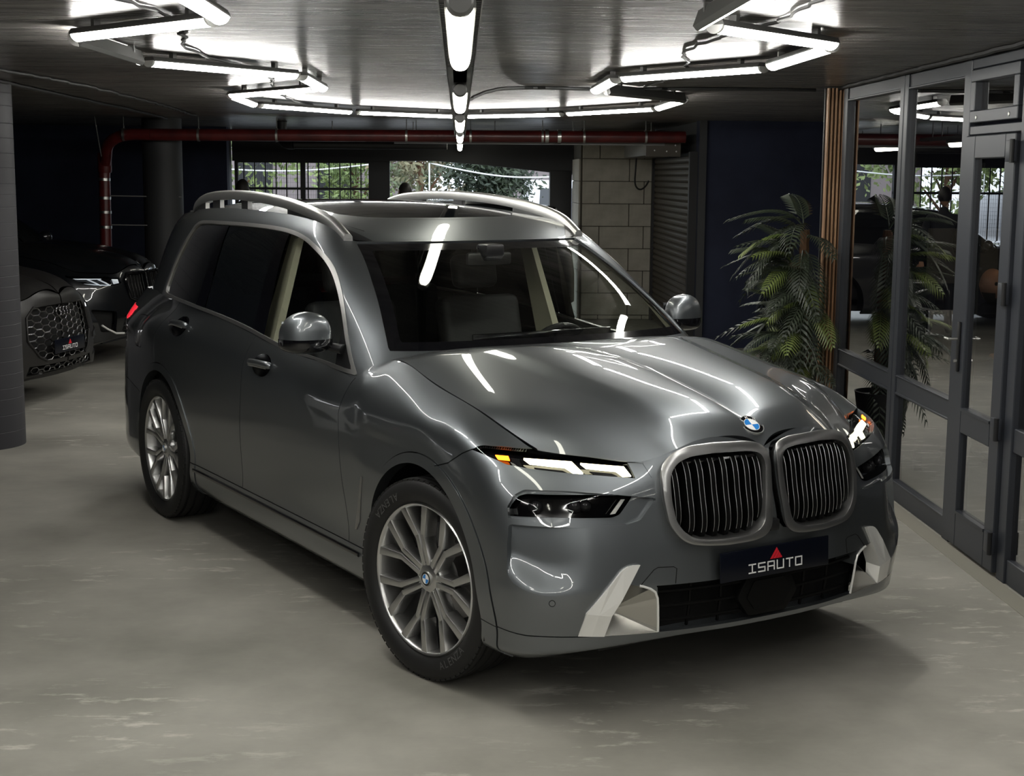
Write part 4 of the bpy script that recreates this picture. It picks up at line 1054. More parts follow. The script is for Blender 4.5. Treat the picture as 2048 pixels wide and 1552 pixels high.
def batten(y0, y1, label):
    e = empty('batten_lamp', (0, (y0 + y1) / 2, 2.30), 0, label, 'ceiling lamp', 'central battens'); h = (y1 - y0) / 2
    def hull(hw, hh, z0, ins):
        V = []; ny = 10; n = 12
        ys = [-h + ins + .0, -h + ins + .02, -h + ins + .05, -h + ins + .09] + [h - ins - .09, h - ins - .05, h - ins - .02, h - ins]
        sc = [.45, .78, .94, 1, 1, .94, .78, .45]
        for y, s in zip(ys, sc):
            for k in range(n + 1):
                a = PI + PI * k / n; V.append((hw * s * (abs(math.cos(a))**.7) * (1 if math.cos(a) > 0 else -1), y, z0 + hh * (s * .5 + .5) * math.sin(a)))
        m = n + 1
        Fc = [(i * m + j, i * m + j + 1, (i + 1) * m + j + 1, (i + 1) * m + j) for i in range(7) for j in range(n)] + [tuple(range(m)), tuple(7 * m + j for j in range(m - 1, -1, -1))]
        return V, Fc
    V, Fc = hull(.034, .046, 0, .04); MB().add(V, Fc).build('batten_cover', M_BATTEN, e, smooth=True, angle=60)
    MB().prism([(x, -h, z) for x, z in [(-.037, 0), (-.037, .012), (-.028, .045), (.028, .045), (.037, .012), (.037, 0)]], (0, 2 * h, 0)).build('batten_body', M_GREY, e)
    for sy in (-1, 1): MB().lathe([(0, .03), (.026, .028), (.033, .01), (.033, -.02)], 20, Matrix.Translation((0, sy * (h - .01), .012)) @ Matrix.Rotation(-sy * PI / 2, 4, 'X')).build('end_cap', M_GREY, e, smooth=True)
    return e
for y0, y1, l in BT: batten(y0, y1, l)
# ------------------------------------------------------------------ loose cables on the ceiling
def cable(pts, r, label, n=60, wob=.0):
    random.seed(len(label)); P = curve(pts, n); P = [(x + random.uniform(-wob, wob), y + random.uniform(-wob, wob) * 2, z) for x, y, z in P]
    return tag(MB().tube(P, r, 6).build('ceiling_cable', M_CABLE, None, smooth=True), label, 'cable')
cable([(-2.9, 8.2, 2.525), (-2.7, 9.6, 2.525), (-2.65, 11.5, 2.525), (-2.7, 14.0, 2.525), (-2.8, 15.6, 2.525)], .010, 'dark cable along the ceiling from the left column toward the rear column', 70, .02)
cable([(-3.1, 9.8, 2.525), (-3.15, 12.0, 2.525), (-3.2, 15.0, 2.525), (-3.3, 16.7, 2.525)], .012, 'thicker dark cable on the ceiling running between the two columns', 60, .012)
cable([(.05, 9.5, 2.40), (.35, 10.2, 2.52), (.9, 10.3, 2.525), (1.6, 10.2, 2.527), (2.5, 10.25, 2.53)], .012, 'black cable from the central tray across the ceiling to the wooden slats', 50, .01)
cable([(2.60, 10.1, 2.528), (2.58, 8.6, 2.528), (2.56, 7.2, 2.528), (2.55, 5.5, 2.528)], .014, 'black cable along the top of the glass partition', 60, .012)
cable([(-1.0, 4.0, 2.53), (-1.25, 5.0, 2.53), (-1.15, 6.0, 2.53), (-1.35, 7.4, 2.53), (-1.2, 9.0, 2.53), (-1.4, 11.2, 2.53), (-1.3, 13.2, 2.53)], .007, 'thin wire strung across the ceiling behind the left lamp zigzag', 70, .02)
cable([(1.2, 4.6, 2.53), (1.25, 5.9, 2.53), (1.1, 7.0, 2.53), (1.3, 8.4, 2.53), (1.2, 10.9, 2.53)], .007, 'thin wire strung across the ceiling behind the right lamp zigzag', 60, .02)
# ------------------------------------------------------------------ glass partition of the office
PX = 2.64
gp = empty('glass_partition', (PX, 6, 0), 0, 'anthracite framed glass partition of the office on the right', 'partition')
def fr(y0, y1, z0, z1, d=.05, name='frame_bar', m=None, parent=None, x=0): return MB().box((x - d / 2, y0 - 6, z0), (x + d / 2, y1 - 6, z1)).build(name, m or M_ANTH, parent or gp, bevel=.004, seg=1)
def pane(y0, y1, z0, z1, nm='glass_pane', parent=None, x=0.0): return MB().box((x - .006, y0 - 6, z0), (x + .006, y1 - 6, z1)).build(nm, M_OFFGLASS, parent or gp)
fr(9.80, 9.90, 0, H, .07, 'frame_post'); fr(8.55, 8.62, 0, H, .07, 'frame_post'); fr(8.47, 8.535, 0, H, .07, 'frame_post'); fr(7.42, 7.52, 0, H, .07, 'frame_post')
for (a, b) in ((8.62, 9.80), (7.52, 8.47)):
    fr(a, b, 0, .12); fr(a, b, .64, .755); fr(a, b, 2.44, H)
    pane(a, b, .755, 2.44); pane(a, b, .12, .64)
    for q in (.012, .030): MB().box((.012, b - 6 - q - .010, .80), (.016, b - 6 - q, 2.40)).build('spacer_bar', M_ALU, gp)
    fr(a, b, .64, .655, .066); fr(a, b, .745, .757, .066); fr(a, b, .11, .122, .066); fr(a, b, 2.432, 2.446, .066)
# transom with a tilting sash above the door
fr(6.72, 7.42, 2.47, H, .06); fr(6.72, 7.42, 2.14, 2.185, .06)
fr(6.76, 7.40, 2.405, 2.465, .045, 'sash_bar', x=-.02); fr(6.76, 7.40, 2.20, 2.26, .045, 'sash_bar', x=-.02); fr(7.34, 7.40, 2.26, 2.405, .045, 'sash_bar', x=-.02); fr(6.76, 6.82, 2.26, 2.405, .045, 'sash_bar', x=-.02)
pane(6.82, 7.34, 2.26, 2.405)
for q in (.012, .030): MB().box((.012, 7.34 - 6 - q - .010, 2.265), (.016, 7.34 - 6 - q, 2.40)).build('spacer_bar', M_ALU, gp)
for y in (7.30, 6.86): MB().lathe([(0, .004), (.009, .003), (.011, 0)], 12, Matrix.Translation((-.043, y - 6, 2.225)) @ Matrix.Rotation(-PI / 2, 4, 'Y')).build('screw_cap', M_ALU, gp)
fr(6.62, 6.72, 0, H, .07, 'frame_post')
for (a, b) in ((5.3, 6.62), (3.9, 5.2), (2.5, 3.8), (1.2, 2.4)):
    fr(a, b, 0, .12); fr(a, b, .64, .755); fr(a, b, 2.44, H); pane(a, b, .755, 2.44); pane(a, b, .12, .64); fr(a - .10, a, 0, H, .07, 'frame_post')
# door
dr = empty('door_1', (PX - .025, 7.40, 0), 0); dr['kind'] = 'structure'
def db(y0, y1, z0, z1, nm='door_rail', d=.055): return MB().box((-d / 2, y0 - 7.40, z0), (d / 2, y1 - 7.40, z1)).build(nm, M_ANTH, dr, bevel=.005, seg=1)
db(7.27, 7.405, .02, 2.135, 'door_stile'); db(6.735, 6.86, .02, 2.135, 'door_stile'); db(6.86, 7.27, 2.02, 2.135); db(6.86, 7.27, .62, .74); db(6.86, 7.27, .02, .20)
MB().box((-.006, 6.86 - 7.40, .74), (.006, 7.27 - 7.40, 2.02)).build('door_pane', M_OFFGLASS, dr); MB().box((-.006, 6.86 - 7.40, .20), (.006, 7.27 - 7.40, .62)).build('door_pane', M_OFFGLASS, dr)
for q in (.012, .030):
    MB().box((.012, 7.27 - 7.40 - q - .010, .75), (.016, 7.27 - 7.40 - q, 2.0)).build('spacer_bar', M_ALU, dr); MB().box((.012, 7.27 - 7.40 - q - .010, .21), (.016, 7.27 - 7.40 - q, .61)).build('spacer_bar', M_ALU, dr)
for z0, z1 in ((.735, .75), (.195, .21)): MB().box((-.034, 6.86 - 7.40, z0), (-.006, 7.27 - 7.40, z1)).build('glazing_bead', M_ANTH, dr)
hp = MB().box((-.042, 7.325 - 7.40, .93), (-.028, 7.352 - 7.40, 1.19)).build('handle_plate', M_DARK, dr, bevel=.004)
MB().tube([(-.04, 7.338 - 7.40, 1.10), (-.085, 7.338 - 7.40, 1.10), (-.088, 7.30 - 7.40, 1.10), (-.088, 7.22 - 7.40, 1.10)][:2] + [(-.085, 7.40 - 7.40, 1.10)], .007, 8).build('handle_lever', M_ALU, hp, smooth=True)
MB().lathe([(0, .012), (.008, .012), (.010, 0)], 12, Matrix.Translation((-.042, 7.338 - 7.40, .985)) @ Matrix.Rotation(-PI / 2, 4, 'Y')).build('lock_cylinder', M_ALU, hp)
for z in (2.0, 1.33, .68, .12):
    hg = MB().box((-.05, 6.72 - 7.40, z), (-.02, 6.80 - 7.40, z + .10)).build('hinge', M_ANTH, dr, bevel=.004); MB().tube([(-.045, 6.728 - 7.40, z - .005), (-.045, 6.728 - 7.40, z + .105)], .012, 10).build('hinge_pin', M_DARK, hg, smooth=True)
# office shell behind the glass
M_OFF = mat('office_dark_wall', (.018, .019, .022), .8)
struct('wall_office_end', MB().box((2.68, 9.95, 0), (7, 10.05, H)), M_NAVY)
struct('wall_office_back', MB().box((6.2, 1.1, 0), (6.3, 9.95, H)), M_OFF)
struct('wall_office_front', MB().box((2.66, 1.0, 0), (6.3, 1.1, H)), M_OFF)
# wooden slats at the far end of the partition
sl = empty('slat_panel', (2.525, 10.0, 0), 0, 'row of upright pine slats at the far end of the glass partition', 'slat panel')
MB().box((-.01, .05, 0), (.135, .07, H - .01)).build('slat_backing', M_DARK, sl)
for k in range(5): MB().box((k * .0265, 0, 0), (k * .0265 + .0125, .05, H - .01)).build('slat', M_WOOD, sl, bevel=.002, seg=1)
def resample(poly, n):
    P = np.array(poly + [poly[0]], float); L_ = np.concatenate([[0], np.cumsum(np.linalg.norm(np.diff(P, axis=0), axis=1))])
    t = np.linspace(0, L_[-1], n, endpoint=False); return np.stack([np.interp(t, L_, P[:, 0]), np.interp(t, L_, P[:, 1])], 1)
def dens(poly, step=.02):
    out = []
    for i in range(len(poly)):
        a = np.array(poly[i], float); b = np.array(poly[(i + 1) % len(poly)], float); n = max(1, int(np.linalg.norm(b - a) / step))
        out += [tuple(a + (b - a) * k / n) for k in range(n)]
    return out
def detail_suv(D):
    root, F, FN, S, bo, P = D['root'], D['F'], D['FN'], D['S'], D['bumper'], D['P']
    fl = lambda p, s: (p[0], p[1] if s < 0 else -p[1], p[2])
    def patch(name, m, parent, poly, off, thick, s, bevel=.0, step=.03):
        q = dens(poly, step); fr = [F(w, z, off) for w, z in q]; bk = [F(w, z, off - thick) for w, z in q]
        n = len(q); V = [fl(p, s) for p in fr] + [fl(p, s) for p in bk]
        mb = MB(); mb.add(V, [tuple(range(n)), tuple(range(2 * n - 1, n - 1, -1))] + [(i, n + i, n + (i + 1) % n, (i + 1) % n) for i in range(n)])
        return mb.build(name, m, parent, bevel=bevel)
    for s in (-1, 1):
        g = (lambda a: a) if s < 0 else (lambda a: a.mir())
        # ---- upper lamp strip
        hl = g(P['ul'].off(-.030).lip(-.028)).obj('upper_headlamp', M_BLKGLOSS, root)
        g(P['ul'].off(-.0015)).obj('lamp_lens', M_LAMPGLASS, hl)
        g(P['ut'].off(-.003).lip(.02)).obj('lamp_inner_trim', M_PAINT, hl)
        patch('daylight_element', M_DRL, hl, [(.827, .940), (.69, .931), (.680, .897), (.708, .897), (.724, .916), (.822, .926)], -.009, .008, s)
        patch('daylight_element', M_DRL, hl, [(.668, .927), (.546, .916), (.534, .885), (.561, .885), (.576, .902), (.661, .913)], -.009, .008, s)
        patch('turn_signal', M_AMBER, hl, [(.904, .948), (.868, .947), (.874, .936), (.906, .937)], -.012, .006, s)
        patch('lamp_reflector', M_LENS, hl, [(.86, .945), (.84, .943), (.85, .915), (.88, .92)], -.018, .006, s)
        patch('lamp_reflector', M_LENS, hl, [(.815, .918), (.735, .909), (.72, .898), (.80, .905)], -.018, .006, s)
        patch('lamp_reflector', M_LENS, hl, [(.655, .906), (.59, .898), (.575, .889), (.64, .891)], -.018, .006, s)
        # ---- lower lamp in its recess
        g(P['lr'].off(-.024)).obj('lamp_recess', M_PAINT, bo)
        ll = g(P['ll'].off(-.060).lip(-.04)).obj('lower_headlamp', M_BLKGLOSS, root)
        g(P['ll'].off(-.022)).obj('lamp_lens', M_LAMPGLASS, ll)
        for (w, z, r) in [(.86, .787, .026), (.735, .79, .024), (.70, .79, .022)]:
            p, n = FN(w, z); p = p - n * .045
            Mr = Vector(fl(n, s)).to_track_quat('Z', 'Y').to_matrix().to_4x4(); Mr.translation = Vector(fl(p, s))
            MB().lathe([(r, -.01), (r * 1.05, .004), (r * .95, .010), (r * .9, .004), (r * .75, .009), (r * .4, .016), (0, .018)], 24, Mr).build('projector_lens', M_LENS, ll, smooth=True, angle=40)
        patch('light_guide', M_BRIGHT, ll, [(.580, .806), (.566, .806), (.604, .757), (.622, .755)], -.030, .006, s)
        patch('light_guide', mat('guide_white', (.8, .8, .78), .25), ll, [(.575, .804), (.569, .804), (.600, .765), (.606, .765)], -.028, .006, s)
        # ---- bright blade and scoop beside the lower intake
        bl = MB()
        top = [(.543, .579), (.565, .5795), (.586, .576), (.601, .569), (.615, .558), (.655, .512), (.732, .421), (.690, .414), (.645, .407), (.61, .465)]
        bot = [(.732, .421), (.750, .335), (.705, .332), (.662, .329), (.645, .407), (.690, .414)]
        V = [fl(F(w, z, .012), s) for w, z in top]; n = len(V); bl.add(V, [tuple(range(n))])
        V = [fl(F(w, z, .012 if z > .40 else .002), s) for w, z in bot]; bl.add(V, [tuple(range(len(V)))])
        rim = [(.543, .579), (.565, .5795), (.586, .576), (.601, .569), (.615, .558), (.655, .512), (.732, .421), (.750, .335), (.705, .332), (.662, .329), (.645, .407), (.61, .465)]
        V = [fl(F(w, z, .012 if z > .40 else .002), s) for w, z in rim] + [fl(F(w, z, -.05), s) for w, z in rim]; n = len(rim)
        bl.add(V, [(i, n + i, n + (i + 1) % n, (i + 1) % n) for i in range(n)])
        bl.build('bumper_blade', M_BRIGHT, root)
        sc = MB()
        wall = [((.577, .515), -.075), ((.532, .502), -.004), ((.505, .491), 0), ((.487, .478), 0), ((.478, .455), 0), ((.476, .43), 0), ((.470, .38), 0), ((.466, .342), 0), ((.622, .392), -.085)]
        V = [fl(F(w, z, o), s) for (w, z), o in wall]; sc.add(V, [(0, 1, 2, 8), (2, 3, 4, 8), (4, 5, 6, 8), (6, 7, 8)])
        V = [fl(F(.466, .342, 0), s), fl(F(.465, .328, .004), s), fl(F(.56, .329, .004), s), fl(F(.662, .330, .0), s), fl(F(.640, .39, -.09), s), fl(F(.622, .392, -.085), s)]; sc.add(V, [tuple(range(6))])
        so = sc.build('bumper_scoop', M_SCOOP, root)
        ed = [fl(F(w, z, .001), s) for w, z in [(.545, .505), (.532, .502), (.505, .491), (.487, .478), (.478, .455), (.475, .43), (.470, .38), (.4655, .330)]]
        MB().tube(ed, .0045, 8).build('scoop_edge', M_BRIGHT, so, smooth=True)
        # ---- tow hook cover line and sensors
        tw = [fl(F(w, z, .0004), s) for w, z in [(.539, .508), (.491, .557), (.475, .565), (.418, .563), (.407, .556), (.413, .504)]]
        MB().tube(tw, .0016, 6).build('tow_cover_line', M_SEAM, bo)
        p, n = FN(.836, .457); Mr = Vector(fl(n, s)).to_track_quat('Z', 'Y').to_matrix().to_4x4(); Mr.translation = Vector(fl(p, s))
        sn = MB().lathe([(0, .0012), (.0095, .0012), (.0105, .0)], 20, Mr).build('parking_sensor', M_PAINT, bo, smooth=True, angle=30)
        MB().lathe([(.0098, .0006), (.0098, .0015), (.0118, .0015), (.0118, .0006)], 20, Mr).build('sensor_ring', M_SEAM, sn)
        # ---- kidney grille
        o = resample(round_poly(P_KIDO, .02, 3), 96); ii = resample(round_poly(P_KIDI, .015, 3), 96)
        # align the start points
        k0 = int(np.argmin(np.linalg.norm(ii - o[0], axis=1))); ii = np.roll(ii, -k0, axis=0)
        cen = np.array([.24, .81])
        KX = lambda w, z: FN(max(w, .004), z)[0][0]
        ringsV = []
        for f, off in ((.9, -.020), (0.0, .036), (.05, .042), (.5, .045), (.95, .042), (1.0, .037), (1.0, -.05)):
            q = o * (1 - f) + ii * f
            ringsV.append([fl((KX(w, z) + off, -w, z), s) for w, z in q])
        V = [v for r in ringsV for v in r]; n = 96
        kf = MB(); kf.add(V, [(a * n + i, a * n + (i + 1) % n, (a + 1) * n + (i + 1) % n, (a + 1) * n + i) for a in range(len(ringsV) - 1) for i in range(n)])
        kg = kf.build('kidney_grille', M_CERIUM, root, smooth=True, angle=50)
        bk = [fl((KX(w, z) - .045, -w, z), s) for w, z in ii]; mb = MB(); mb.add(bk, [tuple(range(n))]); mb.build('grille_backing', M_SEAM, kg)
        for k in range(8):
            w = .062 + k * .0485
            if w > .42: continue
            col = ii[np.argsort(np.abs(ii[:, 0] - w))[:10]]; zt = col[:, 1].max(); zb = col[:, 1].min()
            if zt - zb < .05: continue
            zz = np.linspace(zb + .001, zt - .001, 16); mb = MB(); V = []
            hwid = .0105
            for z in zz:
                tt = (z - zb) / (zt - zb); bow = .026 * (1 - (2 * tt - 1)**4) - .002
                xx = KX(w, z) + bow
                V += [(xx - .04, -(w - hwid), z), (xx, -(w - hwid), z), (xx, -(w + hwid), z), (xx - .04, -(w + hwid), z)]
            V = [fl(v, s) for v in V]
            mb.add(V, [(a * 4 + i, a * 4 + (i + 1) % 4, (a + 1) * 4 + (i + 1) % 4, (a + 1) * 4 + i) for a in range(15) for i in range(4)] + [(3, 2, 1, 0), (60, 61, 62, 63)])
            sl = mb.build('grille_slat', M_SLAT, kg)
            for sg in (-1, 1):
                line = []
                for z in zz[1:-1]:
                    tt = (z - zb) / (zt - zb); bow = .026 * (1 - (2 * tt - 1)**4) - .002; line.append(fl((KX(w, z) + bow, -(w + sg * hwid), z), s))
                MB().tube(line, .0010, 5).build('slat_edge', M_CERIUM, sl, smooth=True)
        mb = MB()   # cross bar behind the slats
        q = [fl((KX(w, .925) + .0, -w, .925), s) for w in (.06, .15, .25, .35, .41)]; mb.tube(q, .010, 8); mb.build('grille_cross_bar', M_BLKGLOSS, kg, smooth=True)
    # camera between the kidneys
    p, n = FN(.003, .672); MB().box((p[0] - .02, -.022, .652), (p[0] + .022, .022, .695)).build('front_camera', M_BLKSATIN, bo, bevel=.006)
    # ---- lower intake
    mb = MB(); mb.box((.60, -.55, .30), (.70, .55, .52)); it = mb.build('lower_intake', M_SEAM, root)
    for zz in (.415, .36, .47):
        mb = MB(); pts = [(F(abs(y), zz, -.035)[0], y, zz) for y in np.linspace(-.47, .47, 15)]; mb.tube(pts, .007, 6, flat=1.0); mb.build('intake_bar', M_SLAT, it, smooth=True)
    for yy in (-.33, -.2, .2, .33):
        mb = MB(); mb.tube([(F(abs(yy), z, -.04)[0], yy, z) for z in (.33, .41, .495)], .006, 6); mb.build('intake_bar', M_SLAT, it, smooth=True)
    hx = round_poly([(.145, .41), (.10, .49), (-.10, .49), (-.145, .41), (-.09, .338), (.09, .338)], .015); x0 = F(.02, .41)[0] - .012
    mb = MB(); mb.prism([(x0, y, z) for y, z in hx], (-.03, 0, 0)); rd = mb.build('radar_cover', M_SLAT, root, bevel=.006)
    mb = MB(); mb.prism([(x0 + .004, y * .72, .414 + (z - .414) * .72) for y, z in hx], (-.006, 0, 0)); mb.build('radar_face', M_SLAT, rd)
    # plate
    x0 = F(.02, .55)[0] + .022
    dealer_plate(root, Matrix.Translation((x0, 0, .549)) @ Matrix.Rotation(math.radians(-3), 4, 'Y'), .52, .110)
    mb = MB(); mb.box((F(.02, .55)[0] - .01, -.2, .51), (x0 - .005, .2, .59)); mb.build('plate_holder', M_BLKSATIN, root)
    # roundel on the hood
    G = D['GH']; i = int(np.argmin(np.abs(G[:, -1, 0] - .716))); p = G[i, -1]; t = G[i + 1, -1] - G[i - 1, -1]; t /= np.linalg.norm(t)
    nx = np.cross(t, [0, 1, 0]); Mr = Matrix(((0, -t[0], nx[0], p[0]), (1, 0, 0, 0), (0, -t[2], nx[2], p[2]), (0, 0, 0, 1)))
    roundel(root, Mr @ Matrix.Translation((0, 0, .001)), .049)
    # ---- mirrors
    for s in (-1, 1):
        def superell(c, rx, ry, rz, n1=26, n2=40, cut=None, e=.75):
            V = []; Fc = []
            pw = lambda v: math.copysign(abs(v)**e, v)
            for a in range(n1 + 1):
                th = -PI / 2 + PI * a / n1
                for b in range(n2):
                    ph = 2 * PI * b / n2
                    V.append((c[0] + rx * pw(math.cos(th)) * pw(math.cos(ph)), c[1] + ry * pw(math.cos(th)) * pw(math.sin(ph)), c[2] + rz * pw(math.sin(th))))
            Fc = [(a * n2 + b, a * n2 + (b + 1) % n2, (a + 1) * n2 + (b + 1) % n2, (a + 1) * n2 + b) for a in range(n1) for b in range(n2)]
            return V, Fc
        mr = empty('door_mirror', (-.975, s * 1.02, 1.212), 0, parent=root)
        V, Fc = superell((0, 0, 0), .078, .108, .128, e=.66)
        V2 = []
        for (x, y, z) in V:
            zz = z if z > 0 else z * .30
            tl = (y * s) / .112            # outward = +1
            zz = zz * (1 - .20 * max(0, tl)**1.5 * (1 if z > 0 else 0)) * (1 - .10 * max(0, -tl))
            x2 = x if x > 0 else x * .45
            V2.append((x2 - .035 * max(0, tl)**1.5, y, zz - .0))
        capV = [v if v[2] > .010 else (v[0], v[1], .010) for v in V2]
        MB().add(capV, Fc).build('mirror_cap', M_PAINT, mr, smooth=True, angle=60)
        lowV = [(v[0] * 1.03, v[1] * 1.02, min(v[2], .012)) for v in V2]
        lowV = [(x, y, z if z > -.001 else z * 1.35) for x, y, z in lowV]
        MB().add(lowV, Fc).build('mirror_lower_shell', M_BLKGLOSS, mr, smooth=True, angle=60)
        MB().tube([(-.01, -s * .07, -.026), (.02, -s * .10, -.026), (.09, -s * .135, -.034)], [.022, .024, .030], 14, flat=.75).build('mirror_arm', M_BLKSATIN, mr, smooth=True)
        MB().box((-.040, -.095, .0), (-.036, .095, .085)).build('mirror_glass', mat('mirror_silver', (.7, .7, .7), .03, 1.0), mr)
        # ---- door handles in their round recess
        for xh, zh in ((-1.64, 1.028), (-2.83, 1.102)):
            ring_ = []
            for k in range(28):
                a = 2 * PI * k / 28; ring_.append((xh + .105 * math.cos(a), zh + .052 * math.sin(a)))
            q = [S(x, z, .0008) for x, z in ring_]; c0 = S(xh, zh, -.022)
            mid = [S(xh + (x - xh) * .72, zh + (z - zh) * .72, -.016) for x, z in ring_]
            V = [fl(p, s) for p in q + mid] + [fl(c0, s)]
            mb = MB(); mb.add(V, [(i, (i + 1) % 28, 28 + (i + 1) % 28, 28 + i) for i in range(28)] + [(28 + i, 28 + (i + 1) % 28, 56) for i in range(28)])
            hd_ = mb.build('door_handle', M_BLKGLOSS, root, smooth=True, angle=80)
            pts = [S(xh + dx, zh + .004 + dx * .02, o) for dx, o in ((-.118, .006), (-.09, .022), (0, .030), (.09, .022), (.118, .006))]
            P2 = curve(pts, 16); MB().tube([fl(p, s) for p in P2], [.012] + [.017] * 14 + [.012], 12, flat=1.0).build('handle_grip', M_PAINT, hd_, smooth=True)
            P3 = [fl(p, s) for p in curve([S(xh + dx, zh - .010 + dx * .02, o + .006) for dx, o in ((-.10, .016), (0, .034), (.10, .016))], 10)]
            MB().tube(P3, .004, 8).build('handle_inlay', M_CHROME, hd_, smooth=True)
        # breather strip behind the front wheel arch and lower door strip
        q = [(-.535, .70), (-.520, .70), (-.585, .50), (-.625, .455), (-.64, .455)]
        V = [fl(S(x, z, .004), s) for x, z in q] + [fl(S(x, z, -.01), s) for x, z in q]
        mb = MB(); mb.add(V, [(0, 1, 2, 3, 4), (9, 8, 7, 6, 5)] + [(i, 5 + i, 5 + (i + 1) % 5, (i + 1) % 5) for i in range(5)]); mb.build('air_breather', M_CERIUM, root)
        st_ = [fl(S(x, .352, .003), s) for x in np.linspace(-2.62, -.60, 24)]
        MB().tube(st_, .006, 8, flat=1.6).build('sill_strip', M_BLKGLOSS, root, smooth=True)
        # wheel house liners
        for xc, r in ((-.045, .47), (-3.112, .465)):
            V = []; Fc = []; nn = 28
            for k in range(nn + 1):
                a = -.25 + (PI + .5) * k / nn
                for wv in (.955, .60): V.append((xc + r * math.cos(a), s * wv, .383 + r * math.sin(a)))
            Fc = [(2 * k, 2 * k + 1, 2 * k + 3, 2 * k + 2) for k in range(nn)] + [tuple(2 * k + 1 for k in range(nn + 1))]
            MB().add(V, Fc).build('wheel_house_liner', M_BLKSATIN, root, smooth=True, angle=50)
    # ---- underbody, bulkhead, cabin
    MB().box((-4.05, -.60, .23), (.62, .60, .36)).box((-2.6, -.88, .24), (-.58, .88, .34)).build('underbody', M_BLKSATIN, root)
    MB().box((.20, -.60, .36), (.60, .60, .90)).box((-.48, -.58, .36), (.20, .58, .98)).build('engine_bay', M_SEAM, root)
    cb = MB(); cb.box((-4.0, -.80, .36), (-.52, .80, .50)); cb.build('cabin_floor', M_CABIN, root)
    MB().box((-3.62, -.78, .5), (-3.58, .78, 1.19)).build('cargo_blocker_wall', M_CABIN, root)  # added wall that keeps the red tail lamps from showing through the cabin
    for s in (-1, 1):
        MB().box((-4.06, min(s * .58, s * .70), .5), (-3.55, max(s * .58, s * .70), 1.20)).build('tail_glow_blocker', M_CABIN, root)  # box added near each tail lamp to stop red leaking into the cabin
        mb = MB(); mb.box((-3.9, s * .86 - .02, .45), (-.62, s * .86 + .02, 1.08)); mb.build('door_lining', M_CABIN, root)
        r_ = D['rest'].off(-.030); ctr = r_.centers(); rr = r_.take((ctr[:, 0] > -1.75) & (ctr[:, 0] < -.66) & (ctr[:, 2] > 1.13)); (rr if s < 0 else rr.mir()).obj('pillar_lining', M_BEIGE, root)
        mb = MB(); mb.add([(-1.98, s * .84, 1.05), (-1.80, s * .85, 1.05), (-1.84, s * .66, 1.66), (-1.93, s * .66, 1.66), (-1.98, s * .80, 1.05), (-1.80, s * .81, 1.05), (-1.84, s * .63, 1.66), (-1.93, s * .63, 1.66)], [(0, 1, 2, 3), (7, 6, 5, 4), (0, 4, 5, 1), (1, 5, 6, 2), (2, 6, 7, 3), (3, 7, 4, 0)]); mb.build('pillar_lining', M_BEIGE, root)
        for xs, nm in ((-1.72, 'front_seat'), (-2.62, 'rear_seat')):
            st = MB(); st.box((xs + .02, s * .37 - .25, .62), (xs + .52, s * .37 + .25, .78)).build(nm, M_CABIN, root, bevel=.05, seg=3)
            Mx = Matrix.Translation((xs, s * .37, .76)) @ Matrix.Rotation(math.radians(-14), 4, 'Y')
            MB().box((-.12, -.24, 0), (.0, .24, .56), Mx).build('seat_back', M_CABIN, root, bevel=.045, seg=3)
            MB().box((-.10, -.13, .60), (-.01, .13, .78), Mx).build('head_restraint', M_CABIN, root, bevel=.04, seg=3)
    hl = D['roof'].off(-.045); ctr = hl.centers(); hl = hl.take(ctr[:, 0] < -1.40); hl.join(hl.mir()).obj('headliner', mat('headliner_grey', (.06, .06, .055), .9), root)
    dp = [(-.52, 1.135), (-.62, 1.142), (-.86, 1.118), (-1.00, 1.10), (-1.06, 1.06), (-1.05, .92), (-.95, .80), (-.52, .80)]
    mb = MB(); mb.prism([(x, -.74, z) for x, z in dp], (0, 1.48, 0)); mb.build('dashboard', M_CABIN, root, bevel=.02)
    mb = MB(); mb.box((-1.045, -.16, 1.08), (-1.03, .62, 1.19)); mb.build('display_screen', M_BLKGLOSS, root, bevel=.004)
    sw = empty('steering_wheel', (-1.16, .375, 1.03), 0, parent=root); Ms = Matrix.Rotation(math.radians(-68), 4, 'Y')
    cp = [(.185 * math.cos(a), .185 * math.sin(a), 0) for a in np.linspace(0, 2 * PI, 41)]
    MB().tube([tuple(Ms @ Vector(p)) for p in cp], .016, 10, cap=False).build('wheel_rim', M_BLKSATIN, sw, smooth=True)
    MB().lathe([(.0, .03), (.06, .025), (.075, 0), (.07, -.03)], 24, Ms).build('wheel_hub', M_BLKSATIN, sw, smooth=True)
    for a in (0, PI, -PI / 2):
        MB().tube([tuple(Ms @ Vector((.06 * math.cos(a), .06 * math.sin(a), 0))), tuple(Ms @ Vector((.18 * math.cos(a), .18 * math.sin(a), 0)))], .014, 8).build('wheel_spoke', M_CERIUM, sw, smooth=True)
    # mirror on the windscreen, cowl under the glass, wipers
    MB().box((-1.18, -.12, 1.50), (-1.15, .12, 1.56)).box((-1.20, -.05, 1.54), (-1.10, .05, 1.60)).build('interior_mirror', M_BLKSATIN, root, bevel=.012)
    cw = MB()
    V = []
    for y in np.linspace(-.78, .78, 21):
        xx = np.interp(abs(y), [0, .25, .5, .7, .79], [-.485, -.50, -.53, -.565, -.60]); V += [(xx + .015, y, 1.170 - .02 * abs(y)), (xx - .07, y, 1.172 - .02 * abs(y))]
    cw.add(V, [(2 * k, 2 * k + 2, 2 * k + 3, 2 * k + 1) for k in range(20)]); cw.build('cowl_panel', M_BLKSATIN, root)
    # wheels
    for s in (-1, 1):
        wheel(root, (-.040, s * .862, .390), s, math.radians(9.5), name='front_wheel', letters=(s < 0))
        wheel(root, (-3.110, s * .862, .390), s, 0, name='rear_wheel', letters=False)
D_ = build_suv(); detail_suv(D_)
